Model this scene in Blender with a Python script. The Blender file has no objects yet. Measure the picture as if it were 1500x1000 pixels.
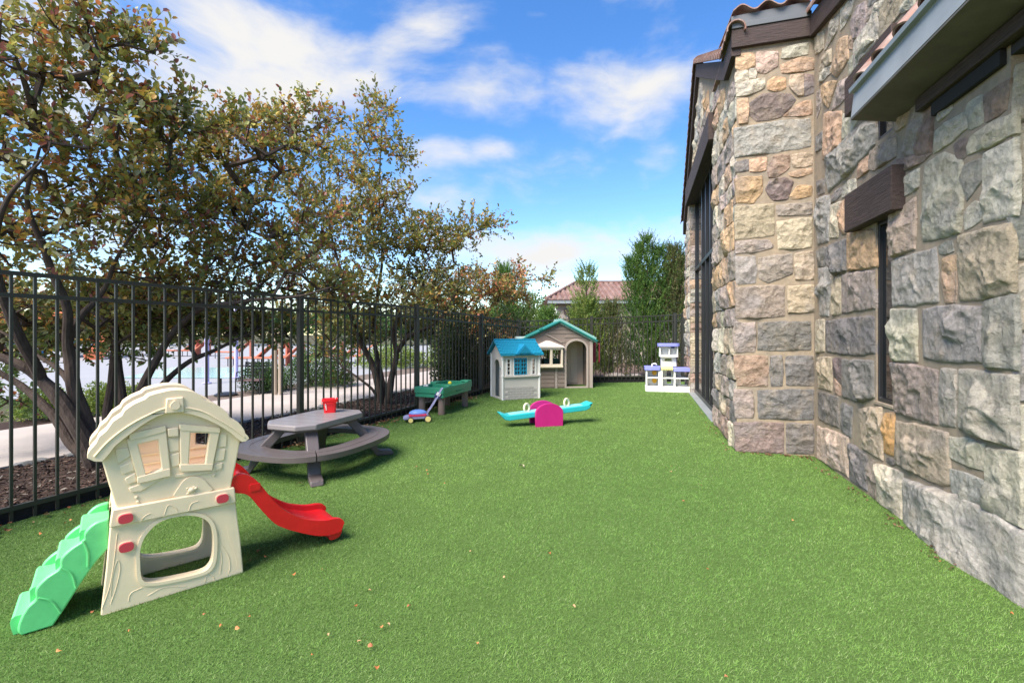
import bpy, bmesh, math, random
import numpy as np
from mathutils import Vector, Matrix, noise
from mathutils.geometry import tessellate_polygon

R = math.radians
rng = np.random.default_rng(7)
random.seed(7)
scene = bpy.context.scene
COL = scene.collection
H = 1.33            # eye height
F = 670.0           # focal length in photo pixels (1500 px wide)
HX, HY = 750.0, 487.0

# ------------------------------------------------------------------ camera
cam = bpy.data.cameras.new('camera'); camo = bpy.data.objects.new('camera', cam)
COL.objects.link(camo); scene.camera = camo
camo.location = (0, 0, H); camo.rotation_euler = (R(90), 0, 0)
cam.sensor_width = 36; cam.lens = 36*F/1500
cam.shift_y = -13/1500
cam.clip_start = .05; cam.clip_end = 2000

# ------------------------------------------------------------------ light
SUN_EL, SUN_AZ = 50, 221      # azimuth: degrees clockwise from +Y (north)
def sun_dir():
    e, a = R(SUN_EL), R(SUN_AZ)
    return Vector((math.sin(a)*math.cos(e), math.cos(a)*math.cos(e), math.sin(e)))
sl = bpy.data.lights.new('sun', 'SUN'); so = bpy.data.objects.new('sun', sl); COL.objects.link(so)
sl.energy = 4.1; sl.angle = R(36); sl.color = (1, .92, .81)
so.rotation_euler = sun_dir().to_track_quat('Z', 'Y').to_euler()
scene.view_settings.view_transform = 'Standard'
scene.view_settings.look = 'None'
scene.view_settings.exposure = 1.27
scene.view_settings.gamma = 1
scene.view_settings.use_curve_mapping = False

def PB(u, v, D):
    return Vector(((u-HX)/F*D, D, H-(v-HY)/F*D))
def G(u, v, z=0.0):
    D = (H-z)*F/(v-HY)
    return Vector(((u-HX)/F*D, D, z))

# ---- world: physical sky with broken procedural cloud
w = bpy.data.worlds.new('World'); scene.world = w; w.use_nodes = True
nt = w.node_tree; N = nt.nodes; L = nt.links
for n in list(N): N.remove(n)
def wn(t, **k):
    n = N.new(t)
    for a, b in k.items(): setattr(n, a, b)
    return n
out = wn('ShaderNodeOutputWorld'); bg = wn('ShaderNodeBackground')
sky = wn('ShaderNodeTexSky', sky_type='NISHITA', sun_disc=False)
sky.sun_elevation = R(SUN_EL); sky.sun_rotation = R(SUN_AZ); sky.air_density = 1.0; sky.dust_density = .3; sky.ozone_density = 1.2
tc = wn('ShaderNodeTexCoord')
def wmath(op, a, b=None, c=None, clamp=False):
    n = wn('ShaderNodeMath', operation=op, use_clamp=clamp)
    for i, x in enumerate((a, b, c)):
        if x is None: continue
        if isinstance(x, (int, float)): n.inputs[i].default_value = x
        else: L.new(x, n.inputs[i])
    return n.outputs[0]
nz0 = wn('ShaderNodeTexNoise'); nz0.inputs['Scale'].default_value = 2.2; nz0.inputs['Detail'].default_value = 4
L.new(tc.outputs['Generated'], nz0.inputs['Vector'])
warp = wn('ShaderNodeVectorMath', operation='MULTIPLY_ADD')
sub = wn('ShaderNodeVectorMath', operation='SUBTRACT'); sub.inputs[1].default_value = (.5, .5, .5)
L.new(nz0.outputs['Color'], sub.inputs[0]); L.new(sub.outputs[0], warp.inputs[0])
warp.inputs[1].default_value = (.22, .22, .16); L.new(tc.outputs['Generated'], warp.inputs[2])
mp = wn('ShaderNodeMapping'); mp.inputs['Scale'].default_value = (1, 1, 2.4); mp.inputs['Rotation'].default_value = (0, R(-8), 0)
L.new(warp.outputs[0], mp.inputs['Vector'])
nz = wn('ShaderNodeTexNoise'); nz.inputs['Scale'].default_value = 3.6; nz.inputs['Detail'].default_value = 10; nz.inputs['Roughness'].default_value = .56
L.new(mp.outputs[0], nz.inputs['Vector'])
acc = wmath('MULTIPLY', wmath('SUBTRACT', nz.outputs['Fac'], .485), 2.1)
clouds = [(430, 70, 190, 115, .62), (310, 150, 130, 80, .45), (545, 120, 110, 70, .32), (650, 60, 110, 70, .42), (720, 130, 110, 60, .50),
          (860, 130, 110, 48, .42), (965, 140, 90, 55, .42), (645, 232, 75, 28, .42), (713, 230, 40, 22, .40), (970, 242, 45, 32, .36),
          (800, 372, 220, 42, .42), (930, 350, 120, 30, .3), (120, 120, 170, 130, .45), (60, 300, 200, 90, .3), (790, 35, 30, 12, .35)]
ssum = None
for (u, v, ru, rv, a) in clouds:
    c = (PB(u, v, 1)-Vector((0, 0, H))); ln = c.length; c = c/ln
    d = wn('ShaderNodeVectorMath', operation='SUBTRACT'); L.new(warp.outputs[0], d.inputs[0]); d.inputs[1].default_value = c
    s = wn('ShaderNodeVectorMath', operation='MULTIPLY'); L.new(d.outputs[0], s.inputs[0])
    s.inputs[1].default_value = (F*ln/ru, F*ln/ru, F*ln/rv)
    le = wn('ShaderNodeVectorMath', operation='LENGTH'); L.new(s.outputs[0], le.inputs[0])
    mr = wn('ShaderNodeMapRange', interpolation_type='SMOOTHSTEP')
    mr.inputs['From Min'].default_value = 1.35; mr.inputs['From Max'].default_value = 0.1
    mr.inputs['To Max'].default_value = a
    L.new(le.outputs['Value'], mr.inputs['Value'])
    ssum = mr.outputs[0] if ssum is None else wmath('MAXIMUM', ssum, mr.outputs[0])
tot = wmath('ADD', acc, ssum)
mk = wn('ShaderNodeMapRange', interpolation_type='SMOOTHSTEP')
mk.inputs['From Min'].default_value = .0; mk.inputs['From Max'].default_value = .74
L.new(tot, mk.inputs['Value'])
hs = wn('ShaderNodeHueSaturation'); hs.inputs['Saturation'].default_value = 1.32; hs.inputs['Value'].default_value = 1.08; hs.inputs['Hue'].default_value = .507
L.new(sky.outputs[0], hs.inputs['Color'])
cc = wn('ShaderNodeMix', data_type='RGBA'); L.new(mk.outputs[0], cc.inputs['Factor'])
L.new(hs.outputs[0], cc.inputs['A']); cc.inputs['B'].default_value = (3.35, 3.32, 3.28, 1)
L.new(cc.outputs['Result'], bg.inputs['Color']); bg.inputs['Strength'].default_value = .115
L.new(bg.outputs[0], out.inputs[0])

# ------------------------------------------------------------------ materials
MATS = {}
def mat(name, col=(.5, .5, .5), rough=.6, spec=.4, metal=0, bump=0, bscale=40, var=0, vscale=5, attr=None, objcol=False,
        transl=0, col2=None, cscale=8, detail=6, stretch=None, emis=None):
    if name in MATS: return MATS[name]
    m = bpy.data.materials.new(name); m.use_nodes = True
    t = m.node_tree; nn = t.nodes; ll = t.links; p = nn['Principled BSDF']
    p.inputs['Roughness'].default_value = rough; p.inputs['Specular IOR Level'].default_value = spec; p.inputs['Metallic'].default_value = metal
    tcn = nn.new('ShaderNodeTexCoord'); vec = tcn.outputs['Object']
    if stretch:
        mpn = nn.new('ShaderNodeMapping'); mpn.inputs['Scale'].default_value = stretch; ll.new(vec, mpn.inputs['Vector']); vec = mpn.outputs[0]
    if attr:
        a = nn.new('ShaderNodeAttribute'); a.attribute_name = attr; base = a.outputs['Color']
    elif objcol:
        a = nn.new('ShaderNodeObjectInfo'); base = a.outputs['Color']
    else:
        a = nn.new('ShaderNodeRGB'); a.outputs[0].default_value = (*col, 1); base = a.outputs[0]
    if col2:
        n2 = nn.new('ShaderNodeTexNoise'); n2.inputs['Scale'].default_value = cscale; n2.inputs['Detail'].default_value = detail
        ll.new(vec, n2.inputs['Vector'])
        mr2 = nn.new('ShaderNodeMapRange'); mr2.inputs['From Min'].default_value = .35; mr2.inputs['From Max'].default_value = .65
        ll.new(n2.outputs['Fac'], mr2.inputs['Value'])
        mx = nn.new('ShaderNodeMix'); mx.data_type = 'RGBA'; ll.new(mr2.outputs[0], mx.inputs['Factor'])
        ll.new(base, mx.inputs['A']); mx.inputs['B'].default_value = (*col2, 1); base = mx.outputs['Result']
    if var:
        n3 = nn.new('ShaderNodeTexNoise'); n3.inputs['Scale'].default_value = vscale; n3.inputs['Detail'].default_value = 8; n3.inputs['Roughness'].default_value = .65
        ll.new(vec, n3.inputs['Vector'])
        mr3 = nn.new('ShaderNodeMapRange'); mr3.inputs['From Min'].default_value = .25; mr3.inputs['From Max'].default_value = .75
        mr3.inputs['To Min'].default_value = 1-var; mr3.inputs['To Max'].default_value = 1+var
        ll.new(n3.outputs['Fac'], mr3.inputs['Value'])
        mu = nn.new('ShaderNodeMix'); mu.data_type = 'RGBA'; mu.blend_type = 'MULTIPLY'; mu.inputs['Factor'].default_value = 1
        ll.new(base, mu.inputs['A']); ll.new(mr3.outputs[0], mu.inputs['B']); base = mu.outputs['Result']
    ll.new(base, p.inputs['Base Color'])
    if bump:
        n4 = nn.new('ShaderNodeTexNoise'); n4.inputs['Scale'].default_value = bscale; n4.inputs['Detail'].default_value = 8; n4.inputs['Roughness'].default_value = .6
        ll.new(vec, n4.inputs['Vector'])
        b = nn.new('ShaderNodeBump'); b.inputs['Strength'].default_value = 1; b.inputs['Distance'].default_value = bump
        ll.new(n4.outputs['Fac'], b.inputs['Height']); ll.new(b.outputs[0], p.inputs['Normal'])
    if transl:
        tr = nn.new('ShaderNodeBsdfTranslucent'); ll.new(base, tr.inputs['Color'])
        ms = nn.new('ShaderNodeMixShader'); ms.inputs[0].default_value = transl
        ll.new(p.outputs[0], ms.inputs[1]); ll.new(tr.outputs[0], ms.inputs[2]); ll.new(ms.outputs[0], nn['Material Output'].inputs[0])
    MATS[name] = m
    return m

def stone_material():
    m = bpy.data.materials.new('rough_stone'); m.use_nodes = True
    t = m.node_tree; nn = t.nodes; ll = t.links; p = nn['Principled BSDF']
    p.inputs['Roughness'].default_value = .88; p.inputs['Specular IOR Level'].default_value = .25
    tcn = nn.new('ShaderNodeTexCoord'); oi = nn.new('ShaderNodeObjectInfo')
    off = nn.new('ShaderNodeVectorMath'); off.operation = 'MULTIPLY_ADD'; off.inputs[1].default_value = (1, 1, 1)
    sc = nn.new('ShaderNodeVectorMath'); sc.operation = 'SCALE'; sc.inputs['Scale'].default_value = 40
    cx = nn.new('ShaderNodeCombineXYZ'); ll.new(oi.outputs['Random'], cx.inputs[0]); ll.new(oi.outputs['Random'], cx.inputs[2])
    ll.new(cx.outputs[0], sc.inputs[0]); ll.new(tcn.outputs['Object'], off.inputs[0]); ll.new(sc.outputs[0], off.inputs[2])
    vec = off.outputs[0]
    def nzn(s, d, r=.6, dist=0):
        n = nn.new('ShaderNodeTexNoise'); n.inputs['Scale'].default_value = s; n.inputs['Detail'].default_value = d
        n.inputs['Roughness'].default_value = r; n.inputs['Distortion'].default_value = dist; ll.new(vec, n.inputs['Vector']); return n.outputs['Fac']
    def mr(x, a, b, c, d):
        n = nn.new('ShaderNodeMapRange'); ll.new(x, n.inputs['Value'])
        for k, v in zip(('From Min', 'From Max', 'To Min', 'To Max'), (a, b, c, d)): n.inputs[k].default_value = v
        return n.outputs[0]
    def mix(f, a, b, mode='MIX'):
        n = nn.new('ShaderNodeMix'); n.data_type = 'RGBA'; n.blend_type = mode
        for k, x in (('Factor', f), ('A', a), ('B', b)):
            if isinstance(x, (int, float)): n.inputs[k].default_value = x
            elif isinstance(x, tuple): n.inputs[k].default_value = (*x, 1)
            else: ll.new(x, n.inputs[k])
        return n.outputs['Result']
    c = oi.outputs['Color']
    c = mix(mr(nzn(5.5, 5, .6, .6), .50, .70, 0, .45), c, (.36, .29, .21))      # tan staining
    c = mix(mr(nzn(3.2, 4, .5, .4), .52, .70, 0, .5), c, (.20, .195, .20))      # grey patches
    c = mix(1.0, c, mr(nzn(28, 10, .72, .3), .28, .72, .66, 1.34), 'MULTIPLY')
    c = mix(1.0, c, mr(nzn(120, 4, .7), .3, .7, .84, 1.16), 'MULTIPLY')
    ll.new(c, p.inputs['Base Color'])
    b = nn.new('ShaderNodeBump'); b.inputs['Distance'].default_value = .03; ll.new(nzn(20, 14, .7, .3), b.inputs['Height'])
    b2 = nn.new('ShaderNodeBump'); b2.inputs['Distance'].default_value = .003; ll.new(nzn(170, 6, .7), b2.inputs['Height']); ll.new(b.outputs[0], b2.inputs['Normal'])
    vo = nn.new('ShaderNodeTexVoronoi'); vo.inputs['Scale'].default_value = 11
    dv = nn.new('ShaderNodeVectorMath'); dv.operation = 'MULTIPLY_ADD'; dv.inputs[1].default_value = (.12, .12, .12)
    nv = nn.new('ShaderNodeTexNoise'); nv.inputs['Scale'].default_value = 9; nv.inputs['Detail'].default_value = 5; ll.new(vec, nv.inputs['Vector'])
    ll.new(nv.outputs['Color'], dv.inputs[0]); ll.new(vec, dv.inputs[2]); ll.new(dv.outputs[0], vo.inputs['Vector'])
    b3 = nn.new('ShaderNodeBump'); b3.inputs['Distance'].default_value = .022; ll.new(vo.outputs['Distance'], b3.inputs['Height']); ll.new(b2.outputs[0], b3.inputs['Normal'])
    ll.new(b3.outputs[0], p.inputs['Normal'])
    return m
STONE = stone_material()

M_ = lambda *a, **k: mat(*a, **k)
mortar = M_('mortar', (.31, .245, .175), .95, .1, bump=.006, bscale=90, var=.25, vscale=14, col2=(.25, .21, .165), cscale=4)
cream = M_('cream_plastic', (.86, .69, .45), .42, .4, var=.10, vscale=4, col2=(.80, .64, .43), cscale=2.2, bump=.0006, bscale=300)
creamwood = M_('cream_grain_plastic', (.86, .69, .45), .42, .4, var=.10, vscale=4, col2=(.80, .64, .43), cscale=2.2, bump=.0006, bscale=300)
greenpl = M_('mint_plastic', (.15, .64, .22), .36, .5, var=.14, vscale=7, bump=.0008, bscale=60)
redpl = M_('red_plastic', (.66, .012, .016), .25, .5, var=.14, vscale=7, bump=.0006, bscale=50)
knobpl = M_('faded_red_plastic', (.55, .05, .07), .35, .5)
pinkish = M_('peach_plastic', (.80, .62, .47), .5)
greyplast = M_('grey_brown_plastic', (.098, .081, .079), .42, .45, bump=.0015, bscale=60, var=.10, vscale=10, stretch=(1, 1, 1))
greytop = M_('grey_table_plastic', (.225, .20, .20), .34, .5, bump=.001, bscale=70, var=.06, vscale=8)
fencem = M_('bronze_fence_paint', (.034, .033, .026), .45, .5, var=.2, vscale=9)
railm = fencem
timber = M_('dark_timber', (.022, .021, .022), .8, .2, bump=.004, bscale=18, var=.4, vscale=8, stretch=(1, 1, 6))
beamwood = M_('stained_beam_wood', (.062, .044, .040), .75, .25, bump=.009, bscale=9, var=.5, vscale=6, stretch=(1, 7, 18))
metalgrey = M_('gutter_metal', (.25, .27, .275), .4, .5, var=.16, vscale=5, bump=.0006, bscale=12)
soffitm = M_('soffit_brown', (.115, .10, .085), .6, .3, var=.3, vscale=5, bump=.002, bscale=30)
blackmetal = M_('black_frame_metal', (.018, .018, .020), .35, .5)
claytile = M_('clay_tile', (.22, .115, .085), .7, .3, bump=.003, bscale=60, var=.3, vscale=12, col2=(.30, .22, .19), cscale=9)
glassdark = M_('window_glass', (.012, .014, .016), .03, .9)
bark = M_('bark', (.075, .055, .045), .9, .2, bump=.012, bscale=30, var=.45, vscale=18, stretch=(1, 1, .35))
leafm = M_('leaf', attr='Col', rough=.5, spec=.32, transl=.34)
grassm = M_('turf_blade', attr='Col', rough=.55, spec=.25, transl=.25)

# ------------------------------------------------------------------ mesh helpers
def smooth_closed(pts, n=6):
    out = []; k = len(pts)
    for i in range(k):
        p0, p1, p2, p3 = (Vector(pts[(i+j-1) % k]) for j in range(4))
        for s in range(n):
            t = s/n
            out.append(tuple(.5*((2*p1)+(-p0+p2)*t+(2*p0-5*p1+4*p2-p3)*t*t+(-p0+3*p1-3*p2+p3)*t**3)))
    return out
def smooth_open(pts, n=6):
    out = []; k = len(pts)
    for i in range(k-1):
        p1, p2 = Vector(pts[i]), Vector(pts[i+1]); p0 = Vector(pts[i-1]) if i else 2*p1-p2; p3 = Vector(pts[i+2]) if i+2 < k else 2*p2-p1
        for s in range(n):
            t = s/n
            out.append(tuple(.5*((2*p1)+(-p0+p2)*t+(2*p0-5*p1+4*p2-p3)*t*t+(-p0+3*p1-3*p2+p3)*t**3)))
    out.append(tuple(pts[-1])); return out
def rrect(x0, z0, x1, z1, r, n=4):
    pts = []
    for cx, cz, a0 in ((x1-r, z0+r, -90), (x1-r, z1-r, 0), (x0+r, z1-r, 90), (x0+r, z0+r, 180)):
        for i in range(n+1):
            a = R(a0+90*i/n); pts.append((cx+r*math.cos(a), cz+r*math.sin(a)))
    return pts

class MB:
    def __init__(s): s.v = []; s.f = []
    def add(s, vs, fs, M=None):
        b = len(s.v)
        for p in vs:
            p = Vector(p)
            if M is not None: p = M @ p
            s.v.append(tuple(p))
        s.f += [tuple(b+i for i in f) for f in fs]; return s
    def box(s, x0, x1, y0, y1, z0, z1, M=None):
        vs = [(x, y, z) for z in (z0, z1) for y in (y0, y1) for x in (x0, x1)]
        return s.add(vs, [(0, 2, 3, 1), (4, 5, 7, 6), (0, 1, 5, 4), (2, 6, 7, 3), (0, 4, 6, 2), (1, 3, 7, 5)], M)
    def bar(s, p0, p1, wx, wy, up=(0, 0, 1)):
        p0, p1 = Vector(p0), Vector(p1); d = (p1-p0); ln = d.length; d.normalize()
        a = Vector(up).cross(d)
        if a.length < 1e-4: a = Vector((1, 0, 0))
        a.normalize(); b = d.cross(a)
        M = Matrix.Translation(p0) @ Matrix((a, b, d)).transposed().to_4x4()
        return s.box(-wx/2, wx/2, -wy/2, wy/2, 0, ln, M)
    def tube(s, pts, rad, n=8, cap=True, M=None):
        pts = [Vector(p) for p in pts]; k = len(pts)
        if not hasattr(rad, '__len__'): rad = [rad]*k
        vs = []; fs = []; up = None
        for i in range(k):
            d = (pts[min(i+1, k-1)]-pts[max(i-1, 0)]).normalized()
            if up is None:
                up = d.orthogonal().normalized()
            up = (up-d*up.dot(d)); up = up.normalized() if up.length > 1e-5 else d.orthogonal().normalized()
            b = d.cross(up)
            for j in range(n):
                a = 2*math.pi*j/n; vs.append(pts[i]+(up*math.cos(a)+b*math.sin(a))*rad[i])
        for i in range(k-1):
            for j in range(n):
                fs.append((i*n+j, i*n+(j+1) % n, (i+1)*n+(j+1) % n, (i+1)*n+j))
        if cap: fs.append(tuple(reversed(range(n)))); fs.append(tuple((k-1)*n+j for j in range(n)))
        return s.add(vs, fs, M)
    def lathe(s, prof, n=20, M=None):
        vs = []; fs = []; k = len(prof)
        for r_, z in prof:
            for j in range(n):
                a = 2*math.pi*j/n; vs.append((r_*math.cos(a), r_*math.sin(a), z))
        for i in range(k-1):
            for j in range(n): fs.append((i*n+j, i*n+(j+1) % n, (i+1)*n+(j+1) % n, (i+1)*n+j))
        fs.append(tuple(reversed(range(n)))); fs.append(tuple((k-1)*n+j for j in range(n)))
        return s.add(vs, fs, M)
    def ball(s, c, r, n=10, m=7):
        rx, ry, rz = (r, r, r) if not hasattr(r, '__len__') else r
        prof = [(max(1e-4, math.sin(math.pi*i/m)), -math.cos(math.pi*i/m)) for i in range(m+1)]
        return s.lathe(prof, n, Matrix.Translation(c) @ Matrix.Diagonal((rx, ry, rz, 1)))
    def prism(s, outl, y0, y1, holes=(), M=None, axis='y'):
        """outline in (x,z), extruded from y0 to y1"""
        loops = [list(outl)]+[list(h) for h in holes]
        tri = tessellate_polygon([[Vector((p[0], p[1], 0)) for p in lp] for lp in loops])
        flat = [p for lp in loops for p in lp]; n = len(flat)
        def P(p, y): return (p[0], y, p[1]) if axis == 'y' else ((p[0], p[1], y) if axis == 'z' else (y, p[0], p[1]))
        vs = [P(p, y0) for p in flat]+[P(p, y1) for p in flat]
        fs = [tuple(t) for t in tri]+[tuple(n+i for i in reversed(t)) for t in tri]
        b = 0
        for lp in loops:
            k = len(lp)
            for i in range(k): fs.append((b+i, b+(i+1) % k, n+b+(i+1) % k, n+b+i))
            b += k
        return s.add(vs, fs, M)
    def mesh(s, name, m, smooth=True, angle=35):
        me = bpy.data.meshes.new(name); me.from_pydata(s.v, [], s.f)
        bm = bmesh.new(); bm.from_mesh(me); bmesh.ops.recalc_face_normals(bm, faces=bm.faces); bm.to_mesh(me); bm.free()
        if m: me.materials.append(m)
        if smooth:
            me.polygons.foreach_set('use_smooth', [True]*len(me.polygons)); me.set_sharp_from_angle(angle=R(angle))
        return me
    def build(s, name, m, parent=None, smooth=True, bevel=0, seg=2, angle=35, **props):
        o = bpy.data.objects.new(name, s.mesh(name, m, smooth, angle)); COL.objects.link(o)
        if parent: o.parent = parent
        if bevel:
            b = o.modifiers.new('bevel', 'BEVEL'); b.width = bevel; b.segments = seg; b.limit_method = 'ANGLE'; b.angle_limit = R(40)
            b.harden_normals = False
        for k, v in props.items(): o[k] = v
        return o

def thing(name, label, cat, loc=(0, 0, 0), rz=0, group=None):
    o = bpy.data.objects.new(name, None); COL.objects.link(o); o.location = loc; o.rotation_euler = (0, 0, rz)
    o.empty_display_size = .1
    return tag(o, label, cat, group)
def tag(o, label, cat, group=None):
    o['label'] = label; o['category'] = cat
    if group: o['group'] = group
    return o
def dup(root, loc, rz=None, label=None, sc=None):
    def cp(o, par):
        c = o.copy(); COL.objects.link(c)
        if par: c.parent = par
        for ch in list(kids.get(o, ())): cp(ch, c)
        return c
    kids = {}
    for o in list(COL.objects):
        if o.parent: kids.setdefault(o.parent, []).append(o)
    c = cp(root, None); c.location = loc
    if rz is not None: c.rotation_euler = (0, 0, rz)
    if sc: c.scale = (sc, sc, sc)
    if label: c['label'] = label
    return c
def np_mesh(name, V, faces, cols, m, k):
    """V (n,3), faces (f,k) , cols (n,3)"""
    me = bpy.data.meshes.new(name); nv = len(V); nf = len(faces)
    me.vertices.add(nv); me.vertices.foreach_set('co', np.asarray(V, np.float32).ravel())
    me.loops.add(nf*k); me.loops.foreach_set('vertex_index', np.asarray(faces, np.int32).ravel())
    me.polygons.add(nf); me.polygons.foreach_set('loop_start', np.arange(0, nf*k, k, dtype=np.int32))
    me.polygons.foreach_set('loop_total', np.full(nf, k, np.int32))
    me.update(calc_edges=True)
    if cols is not None:
        ca = me.color_attributes.new('Col', 'FLOAT_COLOR', 'POINT')
        c4 = np.ones((nv, 4), np.float32); c4[:, :3] = cols; ca.data.foreach_set('color', c4.ravel())
    me.materials.append(m)
    return me
def link_mesh(name, me, parent=None, **props):
    o = bpy.data.objects.new(name, me); COL.objects.link(o)
    if parent: o.parent = parent
    for k, v in props.items(): o[k] = v
    return o

# ------------------------------------------------------------------ ground and paving
def fx(D, off=0): return 284*D/670-4.86+off       # X of the left fence line at depth D
FD = Vector((284, 670)).normalized()              # direction of that fence
FN = Vector((-FD.y, FD.x))                        # away from the yard
def sheet(name, pts, z, m, kind='structure', th=.0, **k):
    b = MB(); n = len(pts)
    b.add([(p[0], p[1], z) for p in pts], [tuple(range(n))]); return b.build(name, m, None, False, kind=kind, **k)
gm = M_('soil', (.085, .06, .045), .95, .1, bump=.02, bscale=12, var=.5, vscale=3, col2=(.07, .085, .04), cscale=.4)
sheet('ground', [(-150, -40), (120, -40), (120, 260), (-150, 260)], -.030, gm)
def strip(o0, o1, D0, D1): return [(fx(D0, o0), D0), (fx(D1, o0), D1), (fx(D1, o1), D1), (fx(D0, o1), D0)]
mulchm = M_('mulch', (.052, .036, .030), .95, .1, bump=.02, bscale=55, var=.6, vscale=45)
sheet('mulch_bed', strip(.02, -2.08, -2, 30), -.016, mulchm)
conc = M_('path_concrete', (.37, .325, .29), .9, .2, bump=.001, bscale=150, var=.07, vscale=2, col2=(.41, .355, .32), cscale=1.2)
# path of square concrete slabs
pth = None
k = 0
for i in range(22):
    d0 = -1+i*1.55
    b = MB(); g_ = .006
    b.prism([(p[0], p[1]) for p in strip(-2.12, -4.75, d0+g_, d0+1.55-g_)], -.05, 0.0, axis='z')
    if i == 0:
        pth = b.build('path', conc, None, False, bevel=.004, kind='structure')
    else:
        b.build('slab', conc, pth, False, bevel=.004)
plm = M_('plaza_paving', (.29, .29, .30), .85, .2, var=.06, vscale=.8)
sheet('plaza', [(-60, 7.4), (fx(9.4, -5.7), 9.4), (fx(30, -7), 30), (fx(48, -7), 48), (-75, 60)], -.012, plm)
sheet('planting_bed', strip(-4.77, -5.7, -1, 9.4), -.020, mulchm)
sheet('shrub_bed', [(fx(8.9, -4.8), 8.9), (fx(30, -4.8), 30), (fx(30, -7), 30), (fx(9.4, -5.7), 9.4)], -.006,
      M_('bed_soil', (.16, .125, .105), .95, .1, bump=.02, bscale=30, var=.4, vscale=6))
sheet('back_bed', [(.1, 12.55), (14, 12.7), (14, 20), (-2, 20)], -.016, M_('back_mulch', (.13, .09, .07), .95, .1, bump=.02, bscale=40, var=.5, vscale=20))
sheet('splash_pool', [(-11.5, 13.4), (-8.2, 13.4), (-8.8, 17.5), (-13, 17.5)], .0,
      M_('pool_water', (.45, .68, .68), .08, .5, bump=.004, bscale=9))

# turf sheet
A0 = Vector((3.25, 4.92)); WX = Vector((-.2727, -.9621)); WY = Vector((.9621, -.2727))
B1 = A0-WY*.76; C0 = B1-WX*6.2; D0_ = A0+WX*2.724
turfpoly = [(fx(.1), .1), (fx(12.35), 12.35), (4.7, 12.45), tuple(C0+WY*.2), tuple(B1+WY*.15), tuple(A0+WY*.1), tuple(D0_+WY*.1), tuple(D0_+WY*2), (5, .1)]
turfbase = M_('turf_backing', (.09, .155, .04), .95, .1, bump=.012, bscale=120, var=.35, vscale=60)
sheet('artificial_turf', turfpoly, 0.0, turfbase)

def in_poly(x, y, poly):
    ins = np.zeros(len(x), bool); n = len(poly)
    for i in range(n):
        x0, y0 = poly[i]; x1, y1 = poly[(i+1) % n]
        c = ((y0 > y) != (y1 > y)); ins ^= c & (x < (x1-x0)*(y-y0)/(y1-y0+1e-12)+x0)
    return ins
def turf_blades():
    Vs = []; Cs = []; Fs = []; nb = 0
    bands = [(1.35, 2.6, 26000, .0023, .014), (2.6, 4.2, 14000, .0030, .015), (4.2, 7, 6500, .0045, .016), (7, 12.4, 2600, .0075, .017)]
    for (d0, d1, dens, wd, hh) in bands:
        xr = 1.3*d1; area = 2*xr*(d1-d0); n = int(area*dens)
        x = rng.uniform(-xr, xr, n); y = rng.uniform(d0, d1, n)
        ok = in_poly(x, y, turfpoly) & (np.abs(x) < 1.19*y+.35); x = x[ok]; y = y[ok]; n = len(x)
        # clumpy lean field
        t1 = np.sin(x*9+1.7*np.sin(y*7))+np.sin(y*11+1.3*np.sin(x*8)); t2 = np.sin(x*31+2*np.sin(y*23))*np.cos(y*29+1.5*np.sin(x*19))
        ang = rng.uniform(0, 2*np.pi, n); lean = rng.uniform(.15, 1.25, n)
        h = hh*rng.uniform(.6, 1.25, n)*(1+.18*t2)
        la = ang+.5*t1
        dx = np.cos(la)*lean*h+.25*h; dy = np.sin(la)*lean*h-.15*h; dz = h*np.clip(1.1-.45*lean, .35, 1)
        fa = rng.uniform(0, np.pi, n); px = np.cos(fa)*wd*.5; py = np.sin(fa)*wd*.5
        V = np.empty((n, 3, 3), np.float32)
        V[:, 0] = np.stack([x-px, y-py, np.zeros(n)], 1); V[:, 1] = np.stack([x+px, y+py, np.zeros(n)], 1)
        V[:, 2] = np.stack([x+dx, y+dy, dz], 1)
        big = .5+.5*np.sin(x*1.1+.8*np.sin(y*.9))*np.cos(y*.7+.4*x)
        br = (.86+.26*rng.random(n))*(1+.10*t2+.05*t1)*(.93+.14*big)
        c = np.stack([.205*(br+.14*(big-.5)), .355*br, .080*br], 1)
        dry = rng.random(n) < .12; c[dry] = np.stack([.33*br, .43*br, .17*br], 1)[dry]
        dk = rng.random(n) < .25; c[dk] *= .62
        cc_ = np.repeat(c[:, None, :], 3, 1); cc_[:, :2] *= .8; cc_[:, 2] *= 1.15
        Vs.append(V.reshape(-1, 3)); Cs.append(cc_.reshape(-1, 3)); Fs.append(np.arange(nb, nb+3*n).reshape(-1, 3)); nb += 3*n
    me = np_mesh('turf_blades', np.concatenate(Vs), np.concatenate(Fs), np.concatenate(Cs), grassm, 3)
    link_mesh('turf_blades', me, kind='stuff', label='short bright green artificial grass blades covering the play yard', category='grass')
    print('turf tris', nb//3)
turf_blades()

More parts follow.
